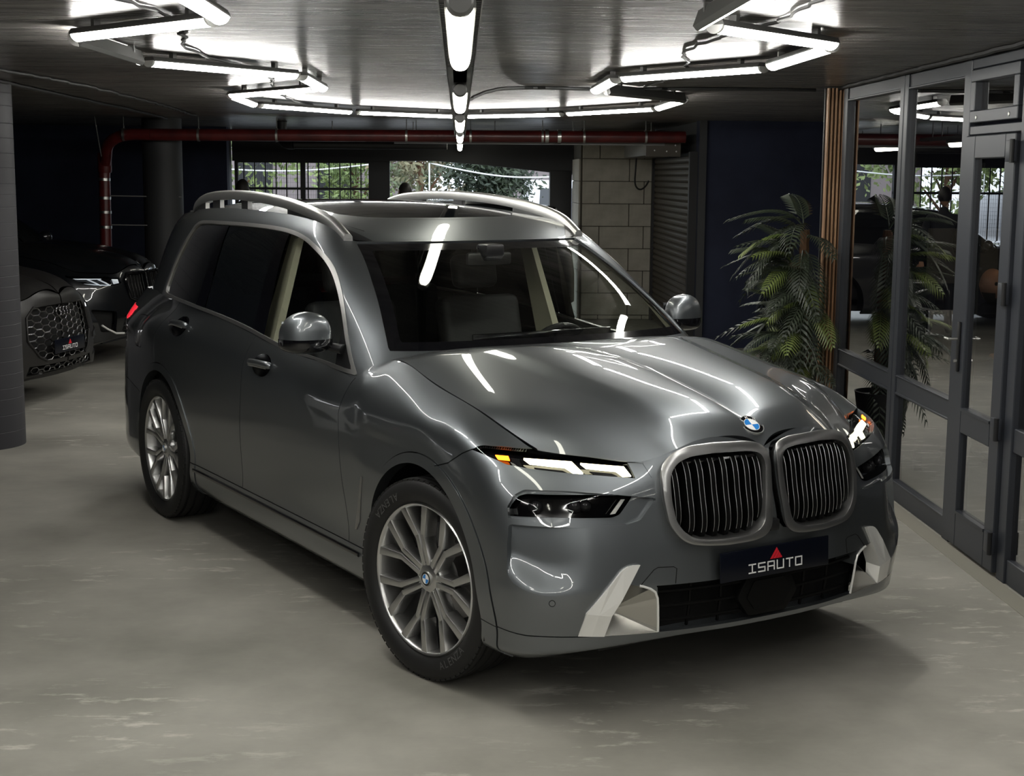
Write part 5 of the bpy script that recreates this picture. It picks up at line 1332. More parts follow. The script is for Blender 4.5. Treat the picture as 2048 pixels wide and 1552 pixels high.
# ------------------------------------------------------------------ parked cars (same method, simpler cuts)
def parked_car(name, loc, rz, m_paint, label, style, scale=(1, 1, 1)):
    root = empty(name, loc, rz, label, 'car'); root.scale = scale
    GL = lower_ring()[::2, ::2]; GU = upper_ring()[::2, ::2]; GH = hood_grid()[::2, ::2]; GR = roof_grid()[::3, ::3]
    if style == 'single_frame':          # blunter nose: grille face upright
        pass
    LOW = GS(GL); fm = GL[..., 0] > .25
    FN = lambda w, z: LOW.at(1, 2, -w, z, fm)
    F = lambda w, z, off=0.0: (lambda a: a[0] + a[1] * off)(FN(w, z))
    fl = lambda p, s: (p[0], p[1] if s < 0 else -p[1], p[2])
    R = Sheet.grid(GL)
    circ = lambda cx, cz, r: (lambda V: np.where(V[:, 1] < -.55, np.hypot(V[:, 0] - cx, V[:, 2] - cz) - r, 1.0))
    fa, ra = circ(-.045, .383, .45), circ(-3.11, .383, .45)
    def fd(poly):
        def f(V):
            out = np.full(len(V), 1.0); k = V[:, 0] > .28; out[k] = sd_poly(np.stack([-V[k, 1], V[k, 2]], 1), poly); return out
        return f
    if style == 'single_frame':
        lamp = [(.93, .86), (.90, .890), (.60, .852), (.555, .80), (.66, .775), (.86, .82)]
        gril = [(-.05, .875), (.40, .868), (.50, .79), (.53, .60), (.42, .46), (.33, .42), (-.05, .41)]
        side = [(.90, .56), (.66, .49), (.62, .36), (.88, .38)]
        low = [(-.05, .38), (.52, .385), (.56, .31), (-.05, .30)]
    else:
        lamp = [(.94, .91), (.93, .925), (.62, .905), (.47, .885), (.46, .83), (.58, .812), (.74, .82), (.86, .845)]
        gril = [(.02, .90), (.03, .92), (.36, .92), (.41, .86), (.38, .68), (.30, .655), (.06, .655), (.02, .70)]
        side = [(.88, .60), (.60, .56), (.62, .36), (.80, .37)]
        low = [(-.05, .52), (.48, .52), (.54, .33), (-.05, .31)]
    fs = [fd(p) for p in (lamp, gril, side, low)]
    for f in [fa, ra] + fs: R.cut(f)
    c = R.centers(); inn = [f(c) < 0 for f in fs]; dead = (fa(c) < 0) | (ra(c) < 0)
    body = R.take(~(dead | inn[0] | inn[1] | inn[2] | inn[3])); b = body.lip(.03, skip=lambda p: abs(p[1]) < 1e-3); b.join(b.mir()).obj('body_shell', m_paint, root)
    Hs = Sheet.grid(GH); Hs.join(Hs.mir()).obj('hood', m_paint, root)
    Rf = Sheet.grid(GR); Rf.join(Rf.mir()).obj('roof', m_paint, root)
    U = Sheet.grid(GU)
    def sidef(V):
        out = np.full(len(V), 1.0); k = (V[:, 0] < -.70) & (V[:, 1] < -.52) & (V[:, 0] > -3.62); out[k] = sd_poly(V[k][:, [0, 2]], DLO) + .012; return out
    def wsf(V):
        zz = V[:, 2]; w = np.interp(zz, [1.17, 1.30, 1.45, 1.62], [.790, .742, .682, .604])
        return np.where(V[:, 0] > -1.36, np.maximum(-V[:, 1] - w, np.maximum(zz - 1.613, 1.18 - zz)), 1.0)
    U.cut(sidef); U.cut(wsf); c = U.centers(); a = sidef(c) < 0; w = wsf(c) < 0
    for sh in (U.take(a), U.take(a).mir()): sh.off(-.004).obj('side_window', M_PRIV, root)
    sh = U.take(w).off(-.004); sh.join(sh.mir()).obj('windscreen', M_PRIV, root)
    sh = U.take(~(a | w)); sh.join(sh.mir()).obj('pillar_frame', m_paint, root)
    for s in (-1, 1):
        g = (lambda q: q) if s < 0 else (lambda q: q.mir())
        hl = g(R.take(inn[0]).off(-.03).lip(-.03)).obj('headlamp', M_BLKGLOSS, root)
        g(R.take(inn[0]).off(-.002)).obj('lamp_lens', M_LAMPGLASS, hl)
        def patch(nm, m, parent, poly, off, th):
            q = dens(poly, .05); n = len(q); V = [fl(F(w_, z_, off), s) for w_, z_ in q] + [fl(F(w_, z_, off - th), s) for w_, z_ in q]
            MB().add(V, [tuple(range(n)), tuple(range(2 * n - 1, n - 1, -1))] + [(i, n + i, n + (i + 1) % n, (i + 1) % n) for i in range(n)]).build(nm, m, parent)
        if style == 'single_frame':
            patch('light_bar', M_WHITEL, hl, [(.90, .880), (.60, .842), (.60, .830), (.90, .868)], -.010, .006)
            patch('light_bar', M_WHITEL, hl, [(.66, .838), (.72, .842), (.86, .80), (.80, .80)][::-1] if False else [(.60, .830), (.66, .830), (.80, .800), (.72, .785)], -.012, .006)
            patch('side_vane', m_paint, root, [(.90, .60), (.62, .56), (.60, .52), (.80, .515)], .012, .02)
        else:
            patch('light_guide', M_GUIDE, hl, [(.90, .905), (.66, .893), (.66, .886), (.89, .896)], -.010, .006)
            patch('light_guide', M_GUIDE, hl, [(.80, .89), (.78, .89), (.70, .825), (.72, .825)], -.010, .006)
            patch('light_guide', M_GUIDE, hl, [(.70, .886), (.68, .886), (.60, .822), (.62, .822)], -.010, .006)
            patch('light_guide', M_GUIDE, hl, [(.55, .882), (.48, .875), (.48, .835), (.55, .83)], -.014, .006)
            patch('light_guide', M_GUIDE, hl, [(.60, .822), (.86, .853), (.86, .846), (.60, .815)], -.010, .006)
        bk = g(R.take(inn[2]).off(-.06)).obj('side_intake', M_SEAM, root)
        wheel(root, (-.035, s * .84, .392), s, 0, name='wheel', letters=False) if s < 0 else None
        for xc in (-.045, -3.11):
            V = []; nn = 20
            for k in range(nn + 1):
                an = -.25 + (PI + .5) * k / nn
                for wv in (.955, .60): V.append((xc + .465 * math.cos(an), s * wv, .383 + .465 * math.sin(an)))
            MB().add(V, [(2 * k, 2 * k + 1, 2 * k + 3, 2 * k + 2) for k in range(nn)] + [tuple(2 * k + 1 for k in range(nn + 1))]).build('wheel_house_liner', M_BLKSATIN, root)
        mr = MB()
        V = []
        n1, n2 = 10, 16
        for a_ in range(n1 + 1):
            th = -PI / 2 + PI * a_ / n1
            for b_ in range(n2): ph = 2 * PI * b_ / n2; V.append((-.82 + .07 * math.cos(th) * math.cos(ph), s * 1.03 + .10 * math.cos(th) * math.sin(ph), 1.21 + .07 * math.sin(th)))
        mr.add(V, [(a_ * n2 + b_, a_ * n2 + (b_ + 1) % n2, (a_ + 1) * n2 + (b_ + 1) % n2, (a_ + 1) * n2 + b_) for a_ in range(n1) for b_ in range(n2)]); mo = mr.build('door_mirror', m_paint, root, smooth=True)
        MB().tube([(-.83, s * .97, 1.18), (-.84, s * .88, 1.15)], .02, 8).build('mirror_arm', M_BLKSATIN, mo)
    gb = R.take(inn[1]).off(-.05); gb.join(gb.mir()).obj('grille_backing', M_SEAM, root)
    lb = R.take(inn[3]).off(-.05); lb.join(lb.mir()).obj('lower_intake', M_SEAM, root)
    inp = lambda w_, z_, poly: sd_poly(np.array([[w_, z_]]), poly)[0]
    if style == 'single_frame':
        # honeycomb bars
        gr = MB(); hx = .062
        def hexcells(poly, m_, hx, vx=1.5):
            for i in range(-12, 13):
                for j in range(0, 20):
                    cx = i * hx * 1.5; cz = .30 + j * hx * .95 + (hx * .475 if i % 2 else 0)
                    if inp(abs(cx), cz, poly) > -.016: continue
                    pts = []
                    for k in range(7):
                        an = k * PI / 3; w_ = cx + hx * math.cos(an) * .98; z_ = cz + hx * .55 * math.sin(an)
                        p = F(max(abs(w_), .004), min(max(z_, .30), .9), -.012); pts.append((p[0], -w_, p[2]))
                    m_.tube(pts, .0062, 5, cap=False)
        hexcells(gril, gr, .062); o = gr.build('honeycomb_grille', M_GRBAR, root)
        gr2 = MB(); hexcells(low, gr2, .05); gr2.build('honeycomb_intake', M_GRBAR, root)
        for s in (-1, 1):
            gs = MB()
            for i in range(4, 12):
                for j in range(0, 8):
                    cx = i * .052 * 1.5; cz = .34 + j * .049 + (.025 if i % 2 else 0)
                    if inp(cx, cz, side) > -.01: continue
                    pts = [fl(F(cx + .05 * math.cos(k * PI / 3), cz + .028 * math.sin(k * PI / 3), -.02), s) for k in range(7)]
                    gs.tube(pts, .005, 5, cap=False)
            gs.build('honeycomb_intake', M_GRBAR, root)
        # four rings
        rg = MB(); x0 = F(.01, .80)[0]
        for k in range(4):
            cy = (k - 1.5) * .055; rg.tube([(F(max(abs(cy + .036 * math.cos(a)), .004), .81 + .036 * math.sin(a), .004)[0], cy + .036 * math.cos(a), .81 + .036 * math.sin(a)) for a in np.linspace(0, 2 * PI, 25)], .005, 6, cap=False)
        rg.build('ring_emblem', M_GRBAR, root, smooth=True)
        fo = [(w_, z_) for w_, z_ in gril if w_ > 0]; path = [(-w_, z_) for w_, z_ in reversed(fo)] + fo
        q = [(F(max(abs(w_), .004), z_, .004)[0], w_, z_) for w_, z_ in path]; MB().tube(q, .010, 8).build('grille_frame', m_paint, root, smooth=True)
        dealer_plate(root, Matrix.Translation((F(.02, .52)[0] + .02, 0, .525)), .52, .12)
        # lower splitter
        sp = [(F(abs(y) if abs(y) > .004 else .004, .265, .03)[0], y, .262) for y in np.linspace(-.86, .86, 25)]
        V = sp + [(p[0] - .10, p[1], p[2]) for p in sp] + [(p[0], p[1], p[2] + .035) for p in sp] + [(p[0] - .10, p[1], p[2] + .035) for p in sp]; n = 25
        MB().add(V, [(i, i + 1, n + i + 1, n + i) for i in range(n - 1)] + [(2 * n + i, 3 * n + i, 3 * n + i + 1, 2 * n + i + 1) for i in range(n - 1)] + [(i, 2 * n + i, 2 * n + i + 1, i + 1) for i in range(n - 1)]).build('front_splitter', m_paint, root)
    else:
        for s in (-1, 1):
            q = [fl(F(w_, z_, .012), s) for w_, z_ in dens(gril, .05)]; kg = MB().tube(q + [q[0]], .014, 8).build('kidney_grille', M_BLKGLOSS, root, smooth=True)
            for k in range(6):
                w_ = .08 + k * .055; MB().tube([fl(F(w_, z_, -.005), s) for z_ in (.67, .74, .82, .90)], .006, 6).build('grille_slat', M_GRBAR, kg)
        mb = MB()
        for i in range(-9, 10):
            for j in range(5):
                cx = i * .058; cz = .35 + j * .04 + (.02 if i % 2 else 0)
                if inp(abs(cx), cz, low) > -.01: continue
                mb.tube([(F(max(abs(cx + .036 * math.cos(k * PI / 3)), .004), cz + .022 * math.sin(k * PI / 3), -.02)[0], cx + .036 * math.cos(k * PI / 3), cz + .022 * math.sin(k * PI / 3)) for k in range(7)], .004, 5, cap=False)
        mb.build('honeycomb_intake', M_GRBAR, root)
        for s in (-1, 1):
            st = [fl(F(w_, z_, .006), s) for w_, z_ in ((.50, .335), (.62, .345), (.74, .40), (.80, .44))]; MB().tube(st, .010, 8).build('bumper_strip', M_BRIGHT, root, smooth=True)
        p, n = FN(.005, .965); 
        roundel(root, Matrix.Translation((.735, 0, .99)) @ Matrix.Rotation(math.radians(50), 4, 'Y') @ Matrix.Rotation(PI / 2, 4, 'Z'), .042, letters=False)
    MB().box((-4.05, -.60, .23), (.60, .60, .40)).build('underbody', M_BLKSATIN, root)
    MB().box((-.48, -.58, .40), (.58, .58, .86)).build('engine_bay', M_SEAM, root)
    return root
M_WHITEL = mat('white_light_bar', (.9, .9, .92), .3, emit=(.95, .97, 1.0), es=2.2)
M_GUIDE = mat('lamp_guide_silver', (.8, .83, .86), .3, .3, emit=(.8, .9, 1.0), es=.25)
M_GRBAR = mat('gloss_dark_bar', (.17, .17, .175), .22, 1.0)
parked_car('grey_suv', (-4.05, 12.25, 0), math.radians(-13), mat('satin_graphite', (.016, .015, .0145), .42, .3, coat=.15, coat_r=.3), 'matte graphite grey car with honeycomb grille and four ring emblem, parked at left', 'single_frame', (.95, .97, .97))
M_BLACKP = paint('black_paint', (.004, .005, .007), .2, .3)
parked_car('black_suv', (-4.02, 15.15, 0), math.radians(-12), M_BLACKP, 'gloss black car parked behind the graphite grey one', 'kidney', (1, 1, 1))
parked_car('dark_suv', (-2.22, 19.15, 0), math.radians(180), M_BLACKP, 'black car standing crosswise in front of the gateway, hidden behind the grey car', 'kidney', (.87, .9, .90))
parked_car('light_suv', (-4.3, 7.6, 0), 0, paint('light_grey_paint', (.42, .43, .44), .2, .35), 'light grey car outside the picture at left, mirrored in the doors', 'single_frame', (.95, .97, .97))
# ------------------------------------------------------------------ people
def skin_mesh(name, joints, edges, m, parent, sub=2):
    """joints: dict key -> ((x,y,z), rx, ry); edges: list of key pairs; grows one continuous surface"""
    keys = list(joints); me = bpy.data.meshes.new(name); me.from_pydata([joints[k][0] for k in keys], [(keys.index(a), keys.index(b)) for a, b in edges], [])
    o = bpy.data.objects.new(name, me); COL.objects.link(o); bpy.context.view_layer.update()
    md = o.modifiers.new('skin', 'SKIN'); md.use_smooth_shade = True
    sv = me.skin_vertices[0].data
    for i, k in enumerate(keys): sv[i].radius = (joints[k][1], joints[k][2])
    sv[0].use_root = True
    s2 = o.modifiers.new('sub', 'SUBSURF'); s2.levels = sub; s2.render_levels = sub
    dg = bpy.context.evaluated_depsgraph_get(); dg.update(); me2 = bpy.data.meshes.new_from_object(o.evaluated_get(dg))
    bpy.data.objects.remove(o); bpy.data.meshes.remove(me); me2.name = name; me2.materials.clear(); me2.materials.append(m)
    me2.polygons.foreach_set('use_smooth', [True] * len(me2.polygons))
    ob = bpy.data.objects.new(name, me2); return link(ob, parent)
M_SKIN = mat('skin', (.50, .27, .17), .5); M_HAIR = mat('dark_hair', (.012, .010, .009), .6); M_CLOTH = mat('dark_clothes', (.012, .013, .016), .85); M_CLOTH2 = mat('dark_navy_shirt', (.015, .018, .03), .85)
def head_mesh(parent, c, r, m, beard=False, hair=True):
    """head looking along +x"""
    V = []; n1, n2 = 20, 24
    for a in range(n1 + 1):
        th = -PI / 2 + PI * a / n1
        for b in range(n2):
            ph = 2 * PI * b / n2; x = math.cos(th) * math.cos(ph); y = math.cos(th) * math.sin(ph); z = math.sin(th)
            X = x * .098; Y = y * .076; Z = z * .118
            if z < 0: Y *= 1 + z * .28; X += -z * .012
            if x > .8 and -.35 < z < .12: X += .020 * (1 - abs(y) / .5 if abs(y) < .3 else 0) * (1 - abs(z + .12) / .26 if abs(z + .12) < .26 else 0)   # nose
            if x > .55 and .10 < z < .32 and .12 < abs(y) < .55: X -= .008                                                                      # eye sockets
            V.append((c[0] + X * r, c[1] + Y * r, c[2] + Z * r))
    Fc = [(a * n2 + b, a * n2 + (b + 1) % n2, (a + 1) * n2 + (b + 1) % n2, (a + 1) * n2 + b) for a in range(n1) for b in range(n2)]
    h = MB().add(V, Fc).build('head', m, parent, smooth=True, angle=80)
    for s in (-1, 1):
        MB().lathe([(0, .006), (.010, .005), (.013, 0)], 10, Matrix.Translation((c[0] + .086 * r, c[1] + s * .030 * r, c[2] + .022 * r)) @ Matrix.Rotation(PI / 2, 4, 'Y')).build('eye', M_HAIR, h)
        MB().lathe([(0, .010), (.022, .006), (.028, 0)], 12, Matrix.Translation((c[0] - .006, c[1] + s * .073 * r, c[2] - .005)) @ Matrix.Rotation(-s * PI / 2, 4, 'X')).build('ear', m, h, smooth=True)
    MB().tube([(c[0] + .088 * r, c[1] - .022, c[2] - .058 * r), (c[0] + .096 * r, c[1], c[2] - .058 * r), (c[0] + .088 * r, c[1] + .022, c[2] - .058 * r)], .005, 6).build('mouth', mat('lips', (.30, .12, .09), .5), h)
    if hair:
        HV = [((v[0] - c[0]) * 1.07 + c[0] - .004, (v[1] - c[1]) * 1.09 + c[1], (v[2] - c[2]) * 1.06 + c[2] + .004) for v in V]
        keep = [f for f in Fc if sum(HV[i][2] - c[2] for i in f) / 4 > .035 * r or (sum(HV[i][0] - c[0] for i in f) / 4 < -.02 and sum(HV[i][2] - c[2] for i in f) / 4 > -.05)]
        MB().add(HV, keep).build('hair', M_HAIR, h, smooth=True, angle=80)
    if beard:
        HV = [((v[0] - c[0]) * 1.06 + c[0], (v[1] - c[1]) * 1.06 + c[1], (v[2] - c[2]) * 1.07 + c[2]) for v in V]
        keep = [f for f in Fc if -.125 < sum(HV[i][2] - c[2] for i in f) / 4 < -.045 and sum(HV[i][0] - c[0] for i in f) / 4 > -.01 and not (abs(sum(HV[i][1] - c[1] for i in f) / 4) < .03 and sum(HV[i][2] - c[2] for i in f) / 4 > -.072)]
        MB().add(HV, keep).build('beard', M_HAIR, h, smooth=True, angle=80)
    return h
def hand(parent, p, d, m):
    """small relaxed hand: palm and five bent fingers, pointing along d"""
    d = Vector(d).normalized(); q = Vector(p); side = Vector((0, 0, 1)).cross(d)
    side = side.normalized() if side.length > .1 else Vector((0, 1, 0)); up = d.cross(side)
    h = MB().tube([q - d * .02, q + d * .03, q + d * .085], [.026, .036, .034], 10, flat=.5, up=tuple(up)).build('hand', m, parent, smooth=True)
    for k, (o, L_) in enumerate(((-.027, .062), (-.009, .075), (.009, .070), (.027, .055))):
        a = q + d * .08 + side * o; MB().tube([a, a + d * L_ * .45 - up * .004, a + d * L_ * .8 - up * .018, a + d * L_ * .9 - up * .034], [.0088, .0085, .0078, .006], 7).build('finger', m, h, smooth=True)
    a = q + d * .02 + side * -.034; MB().tube([a, a + d * .03 - side * .022, a + d * .058 - side * .026], [.011, .010, .007], 7).build('thumb', m, h, smooth=True)
    return h
def standing(loc, rz, label, hgt=1.80):
    p = empty('person', loc, rz, label, 'person'); k = hgt / 1.80; J = {}
    def j(n, x, y, z, a, b): J[n] = ((x * k, y * k, z * k), a * k, b * k)
    j('pelvis', 0, 0, .95, .135, .115); j('waist', .0, 0, 1.10, .135, .105); j('chest', .0, 0, 1.32, .160, .115); j('neck0', -.005, 0, 1.47, .075, .07); j('neck1', .005, 0, 1.57, .052, .055)
    for s, t in ((-1, 'r'), (1, 'l')):
        j('sh' + t, -.01, s * .17, 1.44, .062, .062); j('el' + t, -.01, s * .235, 1.15, .046, .046); j('wr' + t, .05, s * .235, .90, .033, .030)
        j('hip' + t, 0, s * .095, .90, .092, .092); j('kn' + t, .015, s * .105, .50, .062, .062); j('an' + t, -.01, s * .11, .10, .045, .045); j('toe' + t, .16, s * .12, .035, .036, .032)
    E_ = [('pelvis', 'waist'), ('waist', 'chest'), ('chest', 'neck0'), ('neck0', 'neck1')]
    for t in 'rl': E_ += [('chest', 'sh' + t), ('sh' + t, 'el' + t), ('el' + t, 'wr' + t), ('pelvis', 'hip' + t), ('hip' + t, 'kn' + t), ('kn' + t, 'an' + t), ('an' + t, 'toe' + t)]
    skin_mesh('body', J, E_, M_CLOTH, p)
    head_mesh(p, (.02 * k, 0, 1.675 * k), 1.0, M_SKIN)
    for s in (-1, 1): hand(p, (.058 * k, s * .235 * k, .87 * k), (.15, 0, -1), M_SKIN)
    return p
def seated(loc, rz, label):
    p = empty('person', loc, rz, label, 'person'); J = {}
    def j(n, x, y, z, a, b): J[n] = ((x, y, z), a, b)
    j('pelvis', 0, 0, .56, .14, .12); j('waist', .02, 0, .70, .135, .11); j('chest', .03, 0, .90, .155, .115); j('neck0', .035, 0, 1.03, .075, .07); j('neck1', .05, 0, 1.11, .055, .055)
    for s, t in ((-1, 'r'), (1, 'l')):
        j('sh' + t, .02, s * .17, 1.00, .062, .062); j('el' + t, .10, s * .23, .76, .046, .046); j('wr' + t, .32, s * .15, .785, .032, .030)
        j('hip' + t, .05, s * .10, .54, .095, .09); j('kn' + t, .45, s * .12, .55, .065, .065); j('an' + t, .46, s * .12, .10, .045, .045); j('toe' + t, .62, s * .13, .035, .036, .032)
    E_ = [('pelvis', 'waist'), ('waist', 'chest'), ('chest', 'neck0'), ('neck0', 'neck1')]
    for t in 'rl': E_ += [('chest', 'sh' + t), ('sh' + t, 'el' + t), ('el' + t, 'wr' + t), ('pelvis', 'hip' + t), ('hip' + t, 'kn' + t), ('kn' + t, 'an' + t), ('an' + t, 'toe' + t)]
    skin_mesh('body', J, E_, M_CLOTH2, p)
    head_mesh(p, (.075, 0, 1.215), 1.0, M_SKIN, beard=True, hair=False)
    for s in (-1, 1): hand(p, (.34, s * .145, .785), (1, -s * .2, -.05), M_SKIN)
    return p
standing((-.655, 17.6, 0), math.radians(110), 'person in dark clothes standing behind the car roof, right of the barred gate', 1.83)
standing((-2.60, 17.55, 0), math.radians(95), 'person in dark clothes standing at the left end of the barred gate', 1.86)
# ------------------------------------------------------------------ inside the office
dk = empty('desk', (3.55, 9.0, 0), 0, 'dark office desk behind the glass partition', 'desk')
MB().box((-.55, -.40, .70), (.75, .40, .735)).build('desk_top', M_DARK, dk, bevel=.004)
for x in (-.50, .70):
    for y in (-.35, .35): MB().box((x - .025, y - .025, 0), (x + .025, y + .025, .70)).build('leg', M_DARK, dk)
mo = empty('monitor', (3.16, 9.2, .735), math.radians(-78), 'white backed monitor on the office desk', 'monitor')
MB().box((-.012, -.14, .18), (.012, .14, .345)).build('monitor_shell', M_WHITEP, mo, bevel=.006); MB().box((-.02, -.02, .0), (-.005, .02, .22)).build('monitor_neck', M_ALU, mo); MB().box((-.08, -.10, 0), (.08, .10, .010)).build('monitor_foot', M_ALU, mo)
ch = empty('office_chair', (3.52, 9.62, 0), math.radians(-90), 'dark office chair pushed up to the office desk', 'chair')
MB().box((-.24, -.24, .36), (.24, .24, .43)).build('seat', M_DARK, ch, bevel=.03); MB().box((-.28, -.22, .45), (-.20, .22, .92)).build('backrest', M_DARK, ch, bevel=.03)
MB().tube([(0, 0, .36), (0, 0, .08)], .03, 10).build('gas_post', M_DARK, ch)
for k in range(5): a = k * 2 * PI / 5; MB().tube([(0, 0, .09), (.25 * math.cos(a), .25 * math.sin(a), .05)], .02, 8).build('leg', M_DARK, ch)
seated((3.52, 9.55, 0), math.radians(-75), 'bald bearded person seated at the office desk behind the glass door')
bd = tag(MB().box((3.24, 9.925, 1.20), (3.74, 9.945, 1.58)).build('wall_board', mat('board_grey', (.16, .155, .14), .6), None, bevel=.004), 'pale grey board on the end wall of the office', 'board')
ol = empty('office_lamp', (3.9, 8.6, 2.50), 0, 'small warm ceiling lamp inside the office', 'ceiling lamp')
MB().box((-.20, -.20, 0), (.20, .20, .04)).build('lamp_frame', M_WHITEP, ol, bevel=.005)
MB().box((-.17, -.17, -.006), (.17, .17, 0)).build('lamp_diffuser', mat('office_diffuser', (.9, .85, .75), .4, emit=(1.0, .82, .60), es=16.0), ol)
# ------------------------------------------------------------------ potted palm in front of the partition
def frond_mesh(name, L_, n, droop, wid, m):
    mb = MB(); random.seed(hash(name) % 1000 if False else len(name) + int(L_ * 100))
    def sp(t): return Vector((L_ * (t - .12 * droop * t * t), 0, L_ * (.32 * t - droop * t * t)))
    pts = [sp(k / 12) for k in range(13)]; mb.tube(pts, [.006 * (1 - .75 * k / 12) for k in range(13)], 5)
    for k in range(n):
        t = .16 + .84 * k / (n - 1); p = sp(t); d = (sp(min(1, t + .02)) - sp(t - .02)).normalized()
        ll = wid * math.sin(PI * (.12 + .83 * t))**.6 * (1.0 if t < .9 else .75)
        for s in (-1, 1):
            side = Vector((0, s, 0)); dir_ = (side * .74 + d * .70 + Vector((0, 0, -.18))).normalized(); w = .0125
            nn = d * w; a = p; b = p + dir_ * ll * .5 + Vector((0, 0, .012)); c = p + dir_ * ll + Vector((0, 0, -.02))
            mb.add([a - nn * .5, a + nn * .5, b + nn, b - nn * .8, c], [(0, 1, 2, 3), (3, 2, 4)])
    me = bpy.data.meshes.new(name); me.from_pydata([tuple(v) for v in mb.V], [], mb.F); me.materials.append(m); return me
M_LEAF = mat('palm_leaf', (.030, .042, .026), .42); noise_col(M_LEAF, (.022, .030, .020), (.045, .058, .036), scale=6)
M_LEAF2 = mat('palm_leaf_lit', (.10, .14, .03), .42); noise_col(M_LEAF2, (.06, .09, .025), (.15, .19, .05), scale=5)  # yellowish tone of lit leaves, put into the colour of some fronds
M_TRUNK = mat('fibre_trunk', (.10, .052, .026), .9); M_POT = mat('dark_pot', (.018, .018, .018), .5)
pp = empty('potted_palm', (2.34, 9.80, 0), 0, 'tall artificial palm in a dark tapered pot beside the wooden slats', 'plant')
MB().lathe([(0, 0), (.12, 0), (.125, .01), (.185, .45), (.19, .46), (.18, .46), (.172, .43), (0, .42)], 32).build('pot', M_POT, pp, smooth=True, angle=40)
for (x, y, h_) in ((0, 0, 1.58), (-.05, .03, 1.38), (.05, -.04, 1.18)):
    pr_ = []
    k = 0; z = .40
    while z < h_: pr_ += [(x + .01 * math.sin(z * 5), y, z)]; z += .045
    mb = MB(); mb.tube(pr_, [.030 + (.006 if i % 2 else 0) for i in range(len(pr_))], 9); mb.build('trunk', M_TRUNK, pp, smooth=True)
FM = [frond_mesh('frond_a', .42, 15, .60, .150, M_LEAF), frond_mesh('frond_b', .44, 15, 1.0, .150, M_LEAF), frond_mesh('frond_c', .40, 14, 1.45, .145, M_LEAF), frond_mesh('frond_d', .42, 15, .65, .150, M_LEAF2)]
random.seed(11)
FR = []
for (x, y, h_, n) in ((0, 0, 1.60, 13), (-.05, .03, 1.38, 17), (.05, -.04, 1.16, 19), (-.04, 0, .94, 19), (.04, .0, .72, 16)):
    for k in range(n):
        az = k * 2.399 + random.uniform(-.25, .25) + h_; el = [1.15, .75, .35, .05, -.35][k % 5] + random.uniform(-.1, .1)
        FR.append((x, y, h_ - .02 - .07 * (k % 5) * .5, az, el))
for i, (x, y, z, az, el) in enumerate(FR):
    if math.cos(az) > .38: az = PI - az + random.uniform(-.2, .2)
    if math.cos(az) > .05 and math.sin(az) > .2: az = -az
    o = bpy.data.objects.new('frond', FM[3] if i % 6 == 2 else FM[i % 3]); link(o, pp); o.location = (x, y, z); o.rotation_euler = (random.uniform(-.25, .25), -el + .3, az); q = random.uniform(.85, 1.08); o.scale = (q, q, q)
# ------------------------------------------------------------------ outside the gateway
M_ASPH = mat('outside_paving', (.30, .29, .28), .9)
tag(MB().box((-30, 20.8, -.12), (30, 60, -.02)).build('yard_ground', M_ASPH), kind='structure')
M_HOUSE = mat('pale_render', (.22, .185, .18), .9); M_HOUSE2 = mat('grey_render', (.17, .165, .16), .9)
hs = empty('house', (-4.5, 40, 0), 0, 'pale pinkish rendered house wall seen through the barred gate', 'house')
MB().box((-3, 0, -.05), (3.2, 3, 6)).build('house_wall', M_HOUSE, hs)
for x in (-1.6, .6): w_ = MB().box((x, -.03, 1.2), (x + 1.0, .02, 2.5)).build('window', M_DARK, hs); MB().box((x - .08, -.05, 1.12), (x + 1.08, -.03, 1.2)).build('window_sill', M_HOUSE2, w_)
MB().box((-3.2, -.3, 6), (3.4, 3.2, 6.15)).build('roof', M_HOUSE2, hs)
h2 = empty('house', (4.2, 37, 0), 0, 'grey rendered house wall at the right side of the gateway view', 'house')
MB().box((-3.4, 0, -.05), (4, 3, 2.9)).build('house_wall', M_HOUSE, h2); MB().box((-3.6, -.5, 2.9), (4.2, 3.2, 3.15)).build('balcony_slab', mat('white_render', (.7, .7, .68), .8), h2); MB().box((-3.4, 0, 3.15), (4, 3, 6)).build('upper_wall', M_HOUSE2, h2)
def leafy(name, loc, label, h_, spread, col1, col2, n, cat='tree', seed=1, size=.10, base=.3):
    t = empty(name, loc, 0, label, cat); random.seed(seed)
    m = mat(name + '_leaf_%d' % seed, col1, .6); noise_col(m, col1, col2, scale=1.5, detail=3)
    MB().tube([(0, 0, -.05), (.05, 0, h_ * .4), (0, .05, h_ * .75)], [.09, .07, .03], 8).build('trunk', M_TRUNK, t)
    for k in range(5):
        a = k * 1.3; MB().tube([(0, 0, h_ * (.3 + .08 * k)), (spread * .4 * math.cos(a), spread * .4 * math.sin(a), h_ * (.5 + .08 * k))], [.04, .015], 6).build('branch', M_TRUNK, t)
    V = []; Fc = []
    cl = [(random.gauss(0, spread * .42), random.gauss(0, spread * .42), base * h_ + random.random() * h_ * (1 - base)) for _ in range(int(14 * spread) + 8)]
    for i in range(n):
        c = cl[i % len(cl)]; p = Vector((c[0] + random.gauss(0, .24), c[1] + random.gauss(0, .24), c[2] + random.gauss(0, .22)))
        u = Vector((random.gauss(0, 1), random.gauss(0, 1), random.gauss(0, 1))).normalized(); v = u.orthogonal().normalized(); s = size * random.uniform(.5, 1.1); b = len(V)
        V += [p - u * s, p + v * s * .45, p + u * s, p - v * s * .45]; Fc.append((b, b + 1, b + 2, b + 3))
    o = mesh_obj('foliage', V, Fc, m, t, smooth=False); o['kind'] = 'stuff'
    return t
leafy('light_green_tree', (-4.9, 30, 0), 'light green leafy tree behind the left half of the barred gate', 3.6, 1.5, (.09, .13, .03), (.30, .36, .14), 5200, seed=2, base=.1)
